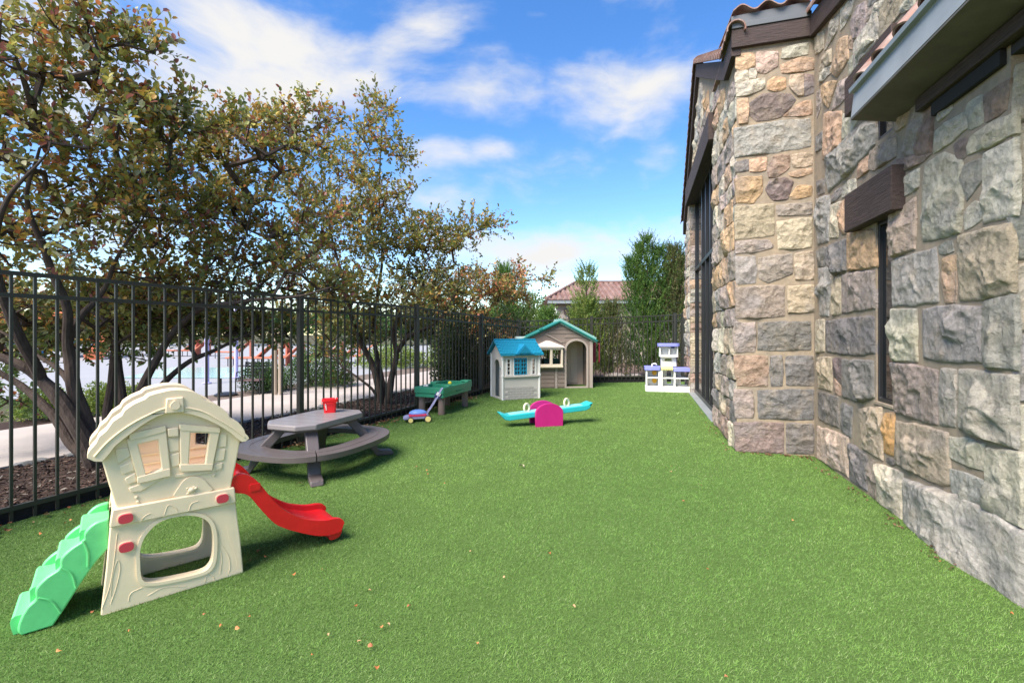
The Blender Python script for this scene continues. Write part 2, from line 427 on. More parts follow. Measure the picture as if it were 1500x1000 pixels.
# ------------------------------------------------------------------ stone building
bld = thing('stone_building', 'rough stone building with clay tile roof edges and dark timber lintels on the right', 'building', (0, 0, 0))
def frame(name, O, xd):
    return Matrix.Translation((O.x, O.y, 0)) @ Matrix.Rotation(math.atan2(xd.y, xd.x), 4, 'Z')
def toPl(u, v, O, xd, yo=0.0):
    yd = Vector((-xd.y, xd.x)); P = O+yd*yo; r = (u-HX)/F
    a = (r*P.y-P.x)/(xd.x-r*xd.y); D = P.y+a*xd.y
    return (a, H-(v-HY)/F*D)
PAL = {'peach': (.44, .29, .195), 'pale': (.46, .43, .36), 'bluegrey': (.30, .295, .295), 'grey': (.255, .25, .25), 'slate': (.165, .16, .165),
       'pink': (.42, .32, .26), 'orange': (.45, .30, .17), 'lilac': (.35, .29, .28), 'brown': (.27, .19, .155), 'green': (.40, .385, .32),
       'plum': (.175, .135, .135), 'beige': (.37, .315, .235), 'slategreen': (.235, .24, .225), 'pinkgrey': (.27, .23, .215), 'greygreen': (.30, .295, .275),
       'white': (.45, .44, .38), 'lightgrey': (.36, .35, .335), 'orangebright': (.60, .31, .10), 'dark': (.09, .085, .085)}
def stone_mesh(poly, depth, seed, cell=.03, rough=1.0):
    rr = random.Random(seed); k = len(poly)
    area = 0; cx = cz = 0
    for i in range(k):
        x0, z0 = poly[i]; x1, z1 = poly[(i+1) % k]; cr = x0*z1-x1*z0; area += cr; cx += (x0+x1)*cr; cz += (z0+z1)*cr
    area /= 2; cx /= 6*area; cz /= 6*area
    if area < 0: poly = list(reversed(poly))
    per = sum(math.dist(poly[i], poly[(i+1) % k]) for i in range(k)); size = math.sqrt(abs(area))
    m = max(12, min(130, int(per/cell))); step = per/m
    b = []
    for i in range(k):
        p, q = poly[i], poly[(i+1) % k]; n = max(1, round(math.dist(p, q)/step))
        for j in range(n): t = j/n; b.append([p[0]+(q[0]-p[0])*t, p[1]+(q[1]-p[1])*t])
    m = len(b); gx = .017
    b = [[x+(x-cx)/max(.01, math.hypot(x-cx, z-cz))*gx, z+(z-cz)/max(.01, math.hypot(x-cx, z-cz))*gx] for x, z in b]
    depth = min(depth, max(.016, size*.16))
    for _ in range(1):
        b = [[(b[i-1][j]+6*b[i][j]+b[(i+1) % m][j])/8 for j in (0, 1)] for i in range(m)]
    for i in range(m):
        q = noise.noise_vector(Vector((b[i][0]*9, seed*3.1, b[i][1]*9)))*min(.012, size*.05)
        b[i][0] += q.x; b[i][1] += q.z
    nr = max(3, min(22, int(size/2/cell*1.15)))
    planes = [(0, 0, depth*1.15)]
    for _ in range(8):
        a = rr.uniform(0, 2*math.pi); g = rr.uniform(.08, .5)*rough
        d = rr.uniform(.0, .38)*size
        planes.append((math.cos(a)*g, math.sin(a)*g, depth*rr.uniform(.75, 1.25)+g*d))
    bowls = [(cx+rr.uniform(-.4, .4)*size, cz+rr.uniform(-.4, .4)*size, size*rr.uniform(.12, .3)) for _ in range(3)]
    def h(x, z, t):
        hh = min(p[2]-p[0]*(x-cx)-p[1]*(z-cz) for p in planes)
        for (bx, bz, br) in bowls:
            d = math.hypot(x-bx, z-bz)/br
            if d < 1: hh -= depth*.38*rough*(1-d*d)
        v = Vector((x*1.0, seed*7.7, z*1.0))
        hh += rough*depth*(.42*noise.noise(v*7)-.34*abs(noise.noise(v*13))+.16*noise.noise(v*30))
        e = 1-max(0, (t-.86)/.14)**3.0
        return max(.30*depth, hh)*e
    vs = [(cx, -h(cx, cz, 0), cz)]; fs = []
    ts = [((i+1)/nr) for i in range(nr)]
    ts = [t*.93 for t in ts]+[.965, .985, 1.0]
    for t in ts:
        for (x, z) in b:
            X = cx+(x-cx)*t; Z = cz+(z-cz)*t
            vs.append((X, .012 if t == 1.0 else -h(X, Z, t), Z))
    for j in range(m): fs.append((0, 1+j, 1+(j+1) % m))
    for i in range(len(ts)-1):
        for j in range(m):
            a = 1+i*m+j; c = 1+i*m+(j+1) % m; fs.append((a, a+m, c+m, c))
    mb = MB(); mb.add(vs, fs); return mb.mesh('stone', STONE, True, 26)
sc_ = [0]
def add_stone(wall, poly, colname, depth, cell=.03, rough=1.0, mat_=None):
    sc_[0] += 1
    me = stone_mesh(poly, depth, sc_[0], cell, rough)
    o = bpy.data.objects.new('stone', me); COL.objects.link(o); o.parent = wall
    c = PAL[colname]; g3 = sum(c)/3; c = tuple((g3+(q-g3)*.80)*1.06*t for q, t in zip(c, (1.06, 1, .91))); r_ = random.Random(sc_[0]*13); k = r_.uniform(.92, 1.14)
    o.color = (c[0]*k*r_.uniform(.96, 1.04), c[1]*k, c[2]*k*r_.uniform(.95, 1.05), 1)
    return o
def crop(pts, ox, oy, s): return [(ox+x/s, oy+y/s) for x, y in pts]

# ---- wall A (right-hand wall running toward the viewer)
wA = [(0, -.1), (2.724, -.1), (2.724, 3.95), (0, 4.5)]
hole1 = [(1.35, .79), (1.60, .79), (1.60, 2.26), (1.35, 2.26)]; hole2 = [(1.35, 2.83), (1.60, 2.83), (1.60, 3.26), (1.35, 3.26)]
b = MB(); b.prism(wA, 0, .32, [hole1, hole2]); wallA = b.build('wall', mortar, bld, False)
wallA.matrix_basis = frame('a', A0, WX)
R4 = (1180, 160, 3.847); R5 = (1180, 400, 3.847); R6 = (1180, 600, 3.334); R7 = (1180, 0, 5.556); PX = (0, 0, 1)
SA = [
 (R4, [(95,25),(190,20),(185,200),(105,290),(90,200)], 'peach'), (R4, [(200,30),(290,50),(240,130),(195,165)], 'pale'),
 (R4, [(375,85),(380,200),(290,300),(120,470),(100,400),(110,290),(230,150),(320,80)], 'bluegrey'),
 (R4, [(50,160),(85,130),(90,210),(50,240)], 'slate'), (R4, [(50,410),(95,400),(95,470),(60,480)], 'slate'),
 (R4, [(135,490),(185,440),(190,480),(135,530)], 'pinkgrey'), (R4, [(200,430),(265,395),(270,450),(195,500)], 'pale'),
 (R4, [(290,300),(340,270),(345,340),(280,390)], 'peach'), (R4, [(350,240),(490,165),(490,270),(380,340),(345,330)], 'pink'),
 (R4, [(50,510),(125,490),(120,740),(60,760)], 'grey'), (R4, [(135,545),(190,525),(170,720),(125,725)], 'pale'),
 (R4, [(175,540),(228,500),(225,690),(195,700),(175,640)], 'peach'), (R4, [(225,700),(320,690),(370,690),(380,890),(225,905)], 'orange'),
 (R4, [(105,780),(220,735),(220,905),(150,930),(105,860)], 'slate'), (R4, [(60,800),(100,780),(100,880),(60,880)], 'slate'),
 (R4, [(487,60),(560,-30),(585,-30),(545,90),(490,125)], 'pink'), (R4, [(590,-40),(655,-40),(640,200),(600,250),(530,260)], 'lilac'),
 (R4, [(663,-60),(700,-70),(690,240),(610,260),(605,235)], 'brown'), (R4, [(495,285),(690,255),(640,300),(540,345),(500,330)], 'brown'),
 (R4, [(722,0),(790,-45),(800,0),(735,65)], 'pale'), (R4, [(715,130),(860,30),(895,30),(890,110),(800,180),(710,245)], 'pale'),
 (R4, [(900,-20),(975,-70),(970,80),(900,110)], 'pale'), (R4, [(983,-60),(1120,-160),(1100,0),(1000,70)], 'brown'),
 (R4, [(895,210),(920,150),(1150,20),(1155,140),(900,255)], 'green'), (R4, [(815,210),(880,170),(880,260),(850,285)], 'plum'),
 (R4, [(655,320),(760,250),(860,300),(860,640),(850,690),(650,745),(645,600)], 'green'), (R4, [(870,330),(965,290),(965,400),(890,510),(865,410)], 'slategreen'),
 (R4, [(985,260),(1160,175),(1160,590),(990,640)], 'pale'), (R4, [(880,580),(930,530),(970,545),(965,620),(880,675)], 'pale'),
 (R4, [(540,390),(620,340),(615,440),(540,490)], 'pale'), (R4, [(520,560),(605,500),(600,780),(472,830),(472,600)], 'pink'),
 (R4, [(735,770),(800,750),(810,800),(740,810)], 'slategreen'), (R4, [(755,850),(825,830),(820,920),(790,940),(755,920)], 'peach'),
 (PX, [(1399,348),(1475,327),(1478,428),(1402,439)], 'beige'), (PX, [(1303,384),(1366,364),(1369,441),(1304,447)], 'bluegrey'),
 (PX, [(1197,394),(1215,392),(1211,462),(1199,462)], 'grey'), (R5, [(145,30),(190,20),(190,225),(145,235)], 'beige'),
 (PX, [(1231,403),(1277,397),(1278,450),(1231,458)], 'pinkgrey'), (R5, [(103,270),(370,240),(375,450),(290,462),(107,442)], 'slate'),
 (R5, [(50,270),(95,265),(95,440),(50,445)], 'beige'), (R5, [(65,480),(140,475),(135,660),(65,640)], 'beige'),
 (R5, [(150,485),(188,480),(190,620),(150,570)], 'plum'), (R5, [(150,595),(190,650),(190,690),(150,670)], 'peach'),
 (R5, [(197,490),(370,495),(370,700),(300,720),(197,690)], 'slate'), (R5, [(65,670),(170,700),(178,868),(65,820)], 'slate'),
 (R5, [(190,740),(250,755),(245,920),(188,880)], 'slate'), (PX, [(1256,599),(1288,597),(1289,672),(1262,657)], 'beige'),
 (PX, [(1292,607),(1307,606),(1306,666),(1292,661)], 'orangebright'), (R5, [(468,207),(605,207),(610,490),(478,487)], 'green'),
 (R5, [(648,202),(968,184),(972,505),(652,472)], 'grey'), (R5, [(990,170),(1156,132),(1156,540),(1010,522),(982,450)], 'slategreen'),
 (R5, [(478,505),(722,545),(722,850),(492,778)], 'pinkgrey'), (R5, [(742,548),(828,548),(824,855),(742,842)], 'bluegrey'),
 (R5, [(852,545),(1150,583),(1150,975),(852,868)], 'greygreen'), (R5, [(752,0),(830,0),(825,155),(770,160)], 'peach'),
 (R6, [(50,80),(198,135),(200,325),(50,235)], 'pink'), (R6, [(207,165),(288,230),(288,388),(207,335)], 'slate'),
 (R6, [(300,245),(332,255),(330,430),(300,400)], 'pinkgrey'), (R6, [(342,265),(460,310),(458,530),(342,445)], 'pale'),
 (R6, [(432,55),(678,112),(685,355),(650,365),(425,255)], 'beige'), (R6, [(692,132),(848,168),(840,290),(692,232)], 'white'),
 (R6, [(692,292),(846,345),(846,465),(702,398)], 'bluegrey'), (R6, [(867,195),(1030,217),(1030,565),(960,525),(867,475)], 'pale'),
 (R6, [(467,330),(840,470),(1052,600),(1052,985),(990,940),(467,545)], 'lightgrey'), (R6, [(385,235),(425,250),(420,265),(385,255)], 'slate'),
 (R7, [(200,560),(250,340),(320,300),(330,480),(240,630)], 'peach'), (R7, [(350,200),(400,60),(470,30),(480,200),(460,300),(370,300)], 'lilac'),
 (R7, [(500,80),(640,-10),(650,40),(510,200)], 'green'), (R7, [(330,500),(500,320),(550,330),(340,615)], 'green'),
 (R7, [(110,700),(240,660),(170,880),(120,800)], 'orange'), (R7, [(90,600),(190,540),(190,600),(100,670)], 'pale'),
 (R7, [(190,200),(250,130),(240,250),(140,420)], 'green'), (R7, [(330,310),(365,305),(362,400),(330,380)], 'peach'),
 (R7, [(250,680),(325,640),(325,790),(200,900)], 'lilac'), (R7, [(510,250),(620,150),(600,250),(520,330)], 'pale'),
 (R7, [(270,80),(380,0),(345,130),(270,250)], 'pale'), (R7, [(60,320),(130,250),(130,400),(70,440)], 'beige'),
 (R7, [(700,60),(860,-60),(860,60),(720,110)], 'white'), (R7, [(500,-80),(620,-200),(640,-60),(500,50)], 'bluegrey'),
 (R7, [(660,-60),(800,-200),(800,-80),(670,20)], 'pink'), (R7, [(110,470),(190,400),(190,510),(100,580)], 'beige'),
 (R7, [(75,760),(105,740),(110,860),(80,960)], 'pinkgrey'),
]
for cr, pts, cn in SA:
    pl = [toPl(u, v, A0, WX, -.02) for u, v in crop(pts, *cr)]
    sz = max(p[0] for p in pl)-min(p[0] for p in pl)
    big = cn == 'lightgrey'
    add_stone(wallA, pl, cn, (.075 if big else random.uniform(.042, .066)), .016 if sz > .25 else .02, .5 if big else 1.0)
# courses above the picture, still part of this wall
def ashlar(x0, x1, z0, z1, seed, hmin=.16, hmax=.34, wmin=.18, wmax=.55, skip=None):
    rr = random.Random(seed); z = z0; out_ = []
    while z < z1-.06:
        hh = rr.uniform(hmin, hmax)
        if z+hh > z1-.1: hh = z1-z
        x = x0
        while x < x1-.05:
            ww = rr.uniform(wmin, wmax)
            if x+ww > x1-.1: ww = x1-x
            parts_ = [(x, x+ww, z, z+hh)]
            if ww < .3 and hh > .26 and rr.random() < .5: zz = z+hh*rr.uniform(.35, .65); parts_ = [(x, x+ww, z, zz), (x, x+ww, zz, z+hh)]
            for (a, c, d, e) in parts_:
                if skip and skip(a, c, d, e): continue
                j = lambda: rr.uniform(-.008, .008)
                gsp = .018
                out_.append([(a+gsp+j(), d+gsp+j()), (c-gsp+j(), d+gsp+j()), (c-gsp+j(), e-gsp+j()), (a+gsp+j(), e-gsp+j())])
            x += ww
        z += hh
    return out_
for pl in ashlar(.95, 2.7, 3.6, 4.0, 5): add_stone(wallA, pl, random.choice(['pale', 'pink', 'bluegrey', 'beige', 'lilac']), .045, .05)

# ---- wall B (narrow pier facing the viewer)
b = MB(); b.prism([(0, -.1), (.76, -.1), (.76, 4.55), (0, 4.55)], 0, .3); wallB = b.build('wall', mortar, bld, False)
wallB.matrix_basis = frame('b', B1, WY)
S1 = (1030, 60, 5); S2 = (1030, 260, 5); S3 = (1030, 460, 4.545)
SB = [
 (S1, [(250,92),(370,88),(375,175),(280,208),(247,190)], 'orange'), (S1, [(395,82),(545,72),(545,180),(460,228),(400,218)], 'pink'),
 (S1, [(590,50),(768,8),(768,90),(610,122),(582,120)], 'green'), (S1, [(572,170),(740,115),(812,120),(810,200),(590,232)], 'peach'),
 (S1, [(242,230),(320,215),(330,280),(247,295)], 'pale'), (S1, [(345,202),(390,205),(385,263),(347,260)], 'pale'),
 (S1, [(247,310),(450,270),(450,340),(330,388),(252,398)], 'green'), (S1, [(480,290),(530,262),(600,267),(605,338),(540,363),(482,348)], 'orange'),
 (S1, [(642,250),(733,242),(735,392),(690,392),(642,330)], 'pink'), (S1, [(742,242),(808,252),(812,370),(745,396)], 'plum'),
 (S1, [(252,430),(330,417),(330,590),(262,598)], 'peach'), (S1, [(352,450),(440,387),(640,382),(678,430),(580,548),(400,583),(347,540)], 'plum'),
 (S1, [(592,543),(740,442),(788,432),(793,533),(620,548)], 'peach'), (S1, [(237,632),(450,602),(782,562),(790,768),(560,806),(242,848)], 'grey'),
 (S1, [(242,890),(340,870),(340,940),(242,958)], 'slate'), (S1, [(345,870),(463,852),(460,940),(345,950)], 'peach'),
 (S1, [(482,940),(520,842),(628,837),(633,920),(540,988),(487,993)], 'brown'), (S1, [(655,832),(798,817),(798,903),(670,918)], 'pink'),
 (S1, [(637,960),(798,927),(798,963),(700,988),(642,983)], 'peach'),
 (S2, [(240,5),(433,-10),(430,100),(370,178),(250,178)], 'orange'), (S2, [(462,80),(500,20),(600,2),(658,30),(620,148),(520,163)], 'plum'),
 (S2, [(642,130),(700,62),(793,62),(788,128),(660,153)], 'orange'), (S2, [(242,212),(518,192),(515,418),(242,448)], 'beige'),
 (S2, [(547,202),(795,182),(795,263),(552,278)], 'pinkgrey'), (S2, [(547,322),(795,297),(795,508),(560,523)], 'beige'),
 (S2, [(247,470),(470,455),(513,500),(510,518),(247,553)], 'pinkgrey'), (S2, [(242,582),(383,577),(383,763),(252,778)], 'grey'),
 (S2, [(412,590),(650,557),(650,700),(480,768),(412,730)], 'pinkgrey'), (S2, [(677,562),(810,542),(813,743),(682,743)], 'beige'),
 (PX, [(1080,422),(1149,418),(1149,463),(1080,466)], 'pinkgrey'), (S2, [(627,802),(818,792),(823,978),(627,988)], 'beige'),
 (S3, [(210,62),(348,57),(348,248),(222,252),(210,220)], 'pinkgrey'), (S3, [(372,57),(713,52),(718,238),(372,238)], 'slate'),
 (S3, [(212,282),(428,282),(428,478),(230,473)], 'brown'), (S3, [(452,287),(528,282),(528,473),(457,473)], 'slate'),
 (S3, [(557,287),(733,282),(738,473),(560,468)], 'slate'), (S3, [(210,512),(328,507),(333,688),(222,688)], 'pinkgrey'),
 (S3, [(372,512),(733,507),(733,703),(372,693)], 'slate'), (S3, [(212,727),(533,727),(538,926),(227,918)], 'plum'),
 (S3, [(567,732),(733,737),(738,926),(562,922)], 'slate'),
]
for cr, pts, cn in SB:
    pl = [toPl(u, v, B1, WY, -.02) for u, v in crop(pts, *cr)]
    add_stone(wallB, pl, cn, random.uniform(.024, .04), .02, .7)

# ---- wall C (gable wall with the tall glazed door, going away)
gp = [(0, -.1), (6.2, -.1), (6.2, 4.42), (5.7, 4.42), (2.75, 6.05), (0, 3.7)]
hole = [(1.05, .02), (4.46, .02), (4.46, 4.2), (1.05, 4.2)]
b = MB(); b.prism(gp, 0, .32, [hole]); wallC = b.build('wall', mortar, bld, False)
wallC.matrix_basis = frame('c', C0, WX)
def top_c(x): return 4.42 if x > 5.7 else (4.42+(5.7-x)*(6.05-4.42)/2.95 if x > 2.75 else 3.7+x*(6.05-3.7)/2.75)
def skipC(a, c, d, e):
    if e > min(top_c(a), top_c(c))-.02: return True
    return a < 4.47 and c > 1.06 and d < 4.2 and e > .0
lowtones = ['pinkgrey', 'grey', 'beige', 'slate', 'brown', 'bluegrey', 'pale']
hitones = ['beige', 'peach', 'pale', 'pinkgrey', 'bluegrey', 'orange', 'green', 'lilac']
for (x0, x1, z0, z1, sd) in ((4.48, 6.2, 0, 5.1, 11), (0, 1.03, 0, 4.6, 12), (1.03, 4.48, 4.2, 6.0, 13)):
    for pl in ashlar(x0, x1, z0, z1, sd, .2, .36, .24, .6, skipC):
        add_stone(wallC, pl, random.choice(lowtones if pl[0][1] < 1.3 else hitones), random.uniform(.05, .08), .035)
# stones on the jamb faces of the door recess (facing the viewer at the far pillar)
Jo = C0-(-WX)*0
fj = bpy.data.objects.new('x', None); bpy.data.objects.remove(fj)
b = MB(); b.box(0, .20, .0, .02, 0, 4.15); jamb = b.build('jamb', mortar, bld, False)
jamb.matrix_basis = frame('j', C0+WX*1.05, WY)
for pl in ashlar(.0, .17, 0, 4.1, 21, .2, .36, .3, .5): add_stone(jamb, pl, random.choice(lowtones+hitones), .03, .035)

# ---- wall D (return facing the viewer at the picture's right edge)
b = MB(); b.prism([(0, -.1), (1.6, -.1), (1.6, 2.69), (0, 2.69)], 0.001, .3); wallD = b.build('wall', mortar, bld, False)
wallD.matrix_basis = frame('d', D0_, WY)
for pl in ashlar(.0, 1.6, 0.36, 2.69, 33, .22, .42, .3, .6): add_stone(wallD, pl, random.choice(['pale', 'slategreen', 'beige', 'greygreen', 'pinkgrey', 'bluegrey']), .05, .03)
# big corner base stone
add_stone(wallD, [(.0, 0), (.5, 0), (.5, .34), (.0, .34)], 'lightgrey', .045, .02)

FA, FB, FC, FDm = frame('', A0, WX), frame('', B1, WY), frame('', C0, WX), frame('', D0_, WY)
def part(mb, name, m, fr, bevel=0, parent=bld, **k):
    o = mb.build(name, m, parent, bevel=bevel, **k); o.matrix_basis = fr; return o
# lintels over the slit windows
for z in (2.20, 3.20):
    part(MB().box(.99, 1.77, -.085, .06, z, z+.32), 'lintel', beamwood, FA, .006)
# slit windows
def slit(z0, z1):
    fr_ = part(MB().prism([(1.35, z0), (1.60, z0), (1.60, z1), (1.35, z1)], .012, .07, [[(1.376, z0+.03), (1.574, z0+.03), (1.574, z1-.03), (1.376, z1-.03)]]), 'window', blackmetal, FA, .003)
    p_ = MB().box(1.3762, 1.5738, .035, .045, z0+.0302, z1-.0302).build('pane', glassdark, fr_)
    MB().box(1.351, 1.599, .07, .31, z0+.0, z1).build('reveal', blackmetal, fr_)
slit(.79, 2.199); slit(2.83, 3.199)
part(MB().box(1.33, 1.62, -.01, .07, .765, .789), 'sill', mortar, FA, .003)
# tall glazed door
dr = part(MB().prism(hole, .14, .22, []), 'glass_door', glassdark, FC)
def fbar(x0, x1, z0, z1, y0=.10, y1=.24, nm='frame_bar'):
    MB().box(x0, x1, y0, y1, z0, z1).build(nm, blackmetal, dr, bevel=.004)
for x in (1.05, 2.17, 2.72, 3.30, 4.40): fbar(x, x+.06, .06, 4.2)
fbar(1.05, 4.46, .02, .10, .09, .25); fbar(1.05, 4.46, 2.66, 2.73, .095, .245); fbar(1.05, 4.46, 4.13, 4.2, .095, .245)
part(MB().box(1.05, 4.46, -.03, .13, -.02, .022), 'threshold', metalgrey, FC, .004)
part(MB().box(.92, 4.62, -.09, .10, 4.14, 4.54), 'lintel', beamwood, FC, .008)
# fascias and tiles on the pier
part(MB().box(-.06, .72, -.05, .05, 4.5, 4.70), 'fascia', beamwood, FB, .004)
part(MB().box(-.06, .72, -.062, .04, 4.703, 4.76), 'flashing', M_('dark_flashing', (.10, .105, .11), .45, .5), FB, .003)
part(MB().prism([(-.06, 4.762), (.72, 4.762), (.72, 4.88), (-.06, 4.86)], -.03, .0), 'flashing', M_('dark_flashing'), FB, .002)
b = MB()
for i in range(26):
    a = i/25; x = -.08+.82*a
b = None
def wave_tile(x0, w, y0, y1, z0, rise, th=.014, n=12, amp=.045):
    """S-profile clay tile running back from (y0) to (y1)"""
    m_ = MB(); vs = []
    for (y, z) in ((y0, z0), (y1, z0+rise)):
        for s in (0, 1):
            for i in range(n+1):
                t = i/n; vs.append((x0+w*t, y, z+amp*math.sin(2*math.pi*t-.6)-s*th))
    k = n+1; fs = []
    for i in range(n):
        fs += [(i, i+1, 2*k+i+1, 2*k+i), (k+i, 3*k+i, 3*k+i+1, k+i+1), (i, k+i, k+i+1, i+1), (2*k+i, 2*k+i+1, 3*k+i+1, 3*k+i)]
    fs += [(0, 2*k, 3*k, k), (n, k+n, 3*k+n, 2*k+n)]
    m_.add(vs, fs); return m_
for r_ in range(3):
    for i in range(3):
        part(wave_tile(-.05+.255*i, .26, -.08+r_*.33, .27+r_*.33, 4.905+r_*.06+.012, .065, amp=.035), 'tile', claytile, FB)
# wall A rake: fascia descending toward the viewer plus cap tiles
SL = .2
rk = MB().prism([(0.0, 4.50), (2.72, 4.50-SL*2.72), (2.72, 4.72-SL*2.72), (0.0, 4.72)], -.055, .045); part(rk, 'fascia', beamwood, FA, .004)
def cap_tile(p0, p1, r0, r1, upv, n=9):
    p0, p1 = Vector(p0), Vector(p1); d = (p1-p0).normalized(); up = (Vector(upv)-d*Vector(upv).dot(d)).normalized(); s_ = d.cross(up)
    vs = []; fs = []
    for (p, r) in ((p0, r0), (p1, r1)):
        for rr_ in (r, r-.014):
            for i in range(n+1):
                a = math.pi*(i/n)*1.15-math.pi*.075; vs.append(p+s_*math.cos(a)*rr_+up*math.sin(a)*rr_)
    k = n+1
    for i in range(n): fs += [(i, i+1, 2*k+i+1, 2*k+i), (k+i, 3*k+i, 3*k+i+1, k+i+1), (i, k+i, k+i+1, i+1), (2*k+i, 2*k+i+1, 3*k+i+1, 3*k+i)]
    fs += [(0, 2*k, 3*k, k), (n, k+n, 3*k+n, 2*k+n)]
    return MB().add(vs, fs)
def cap_run(pts_, step, r, fr, overlap=.05):
    for (a, c) in zip(pts_[:-1], pts_[1:]):
        a, c = Vector(a), Vector(c); ln = (c-a).length; n = max(1, round(ln/step))
        for i in range(n):
            q0 = a+(c-a)*(i/n); q1 = a+(c-a)*min(1, (i+1)/n+overlap/ln)
            q1 = a+(c-a)*((i+1)/n+overlap/ln)
            part(cap_tile(q0, q1, r, r*.86, (0, 0, 1)), 'tile', claytile, fr)
cap_run([(2.72, .0, 4.76-SL*2.72), (0.05, .0, 4.76)], .36, .105, FA)
# roof over wall A (low slope back from the wall)
part(MB().prism([(0.05, 4.70), (2.72, 4.70-SL*2.72), (2.72, 4.74-SL*2.72), (0.05, 4.74)], .045, 3.0), 'roof', claytile, FA)
part(MB().prism([(-.06, 4.74), (.72, 4.74), (.72, 4.76), (-.06, 4.76)], .05, 1.4), 'roof', claytile, FB)
# gable rake fascia and cap tiles on wall C
gl = [(6.22, 4.42), (5.7, 4.42), (2.75, 6.05), (0, 3.7)]
def gable_prism(dz0, dz1, y0, y1): return MB().prism([(x, z+dz0) for x, z in gl]+[(x, z+dz1) for x, z in reversed(gl)], y0, y1)
part(gable_prism(0, .24, -.06, .04), 'fascia', beamwood, FC, .004)
cap_run([(0.0, -.02, 3.98), (2.75, -.02, 6.33)], .17, .10, FC)
cap_run([(5.75, -.02, 4.70), (2.75, -.02, 6.33)], .17, .10, FC)
cap_run([(6.3, -.02, 4.68), (5.75, -.02, 4.70)], .17, .10, FC)
part(MB().prism([(0, 3.72), (2.75, 6.07), (5.7, 4.44), (5.7, 4.6), (2.75, 6.25), (0, 3.9)], .04, 4.5), 'roof', claytile, FC)
# near eave: gutter, soffit, beam, black board and a row of tiles
s0, s1 = 1.66, 5.6
part(MB().prism([(-.29, 2.92), (-.27, 3.10), (-.30, 3.105), (-.305, 3.135), (-.285, 3.137), (-.255, 3.115), (-.16, 3.10), (-.16, 2.92)], s0, s1, axis='x'), 'gutter', metalgrey, FA, .002)
part(MB().prism([(-.288, 2.905), (-.0, 2.86), (-.0, 2.90), (-.288, 2.918)], s0, s1, axis='x'), 'soffit', soffitm, FA, .002)
part(MB().box(2.0, s1, -.055, .10, 2.775, 2.858), 'beam', beamwood, FA, .004)
part(MB().box(2.12, 2.70, -.03, .0, 2.69, 2.773), 'beam', M_('flat_black', (.012, .011, .011), .8), FA, .004)  # plain black board filling the dark band below the beam
part(MB().box(2.725, s1, .0, 2.0, 2.72, 2.77), 'soffit', M_('entry_soffit', (.03, .026, .024), .8), FA)
part(MB().prism([(-.16, 3.105), (.30, 3.46), (.30, 3.50), (-.16, 3.14)], 2.66, s1, axis='x'), 'roof', claytile, FA)
for i in range(14):
    x = s0+.06+.27*i
    for j in range(1):
        def tilept(t): return (x, -.20+.22*t, 3.13+.21*t)
        part(cap_tile((x+.06, -.225, 3.115), (x+.06, .0, 3.40), .11, .095, (0, 0, 1)), 'tile', claytile, FA)

# ------------------------------------------------------------------ fences
def fence(name, label, P0, P1, posts, zt0, zt1, zb, spacing, two=True, timberz=.10, drop=None):
    t = thing(name, label, 'fence', (P0[0], P0[1], 0), math.atan2(P1[1]-P0[1], P1[0]-P0[0]))
    Ln = math.dist(P0, P1)
    zt = lambda x: drop(x) if drop else zt0+(zt1-zt0)*x/Ln
    segs = [0]+list(posts)+[Ln]
    for a, c in zip(segs[:-1], segs[1:]):
        for (dz, hh) in ((0, .03), (-.155, .03)):
            MB().bar((a, 0, zt(a)+dz-.015), (c, 0, zt(c)+dz-.015), .026, hh).build('rail', fencem, t)
        MB().bar((a, 0, zb+.10), (c, 0, zb+.10), .026, .034).build('rail', fencem, t)
    me = {}
    x = spacing*.5; pst = list(posts)+[Ln, 0]
    while x < Ln:
        if min(abs(x-p) for p in pst) > spacing*.4:
            zz = zt(x)-.015; key = round(zz, 2)
            if key not in me: me[key] = MB().box(-.0085, .0085, -.0085, .0085, zb+.01, key).mesh('picket', fencem, False)
            o = link_mesh('picket', me[key], t); o.location = (x, 0, 0)
        x += spacing
    for p in pst:
        o = MB().box(-.03, .03, -.03, .03, -.02, zt(min(p, Ln))+.03).box(-.034, .034, -.034, .034, zt(p)+.03, zt(p)+.045).build('post', fencem, t, bevel=.002)
        o.location = (p, 0, 0)
    nb = max(1, int(Ln/2.4))
    for i in range(nb):
        x0 = Ln*i/nb+.004; x1 = Ln*(i+1)/nb-.004
        MB().box(x0, x1, .03, .08, -.06, timberz).build('edging_board', timber, t, bevel=.006)
    return t
Dl = [0.3, 11.85]
P0 = (fx(Dl[0]), Dl[0]); P1 = (fx(Dl[1]), Dl[1]); Lf = math.dist(P0, P1)
pl_ = [(d-Dl[0])/FD.y for d in (2.95, 5.48, 7.69, 9.9)]
def dropL(x):
    x0 = pl_[2]
    base = 1.762
    return base if x <= x0 else base-(x-x0)*.135/(Lf-x0)
fence('metal_fence', 'long black picket fence on the left in front of the leafy trees', P0, P1, pl_, 0, 0, 0, .1235, drop=dropL)
P2 = (4.62, 12.35); Lb = math.dist(P1, P2)
fence('metal_fence', 'black picket fence across the back of the yard behind the playhouses', P1, P2, [1.95, 4.25], 1.63, 1.83, .06, .118, timberz=.15)

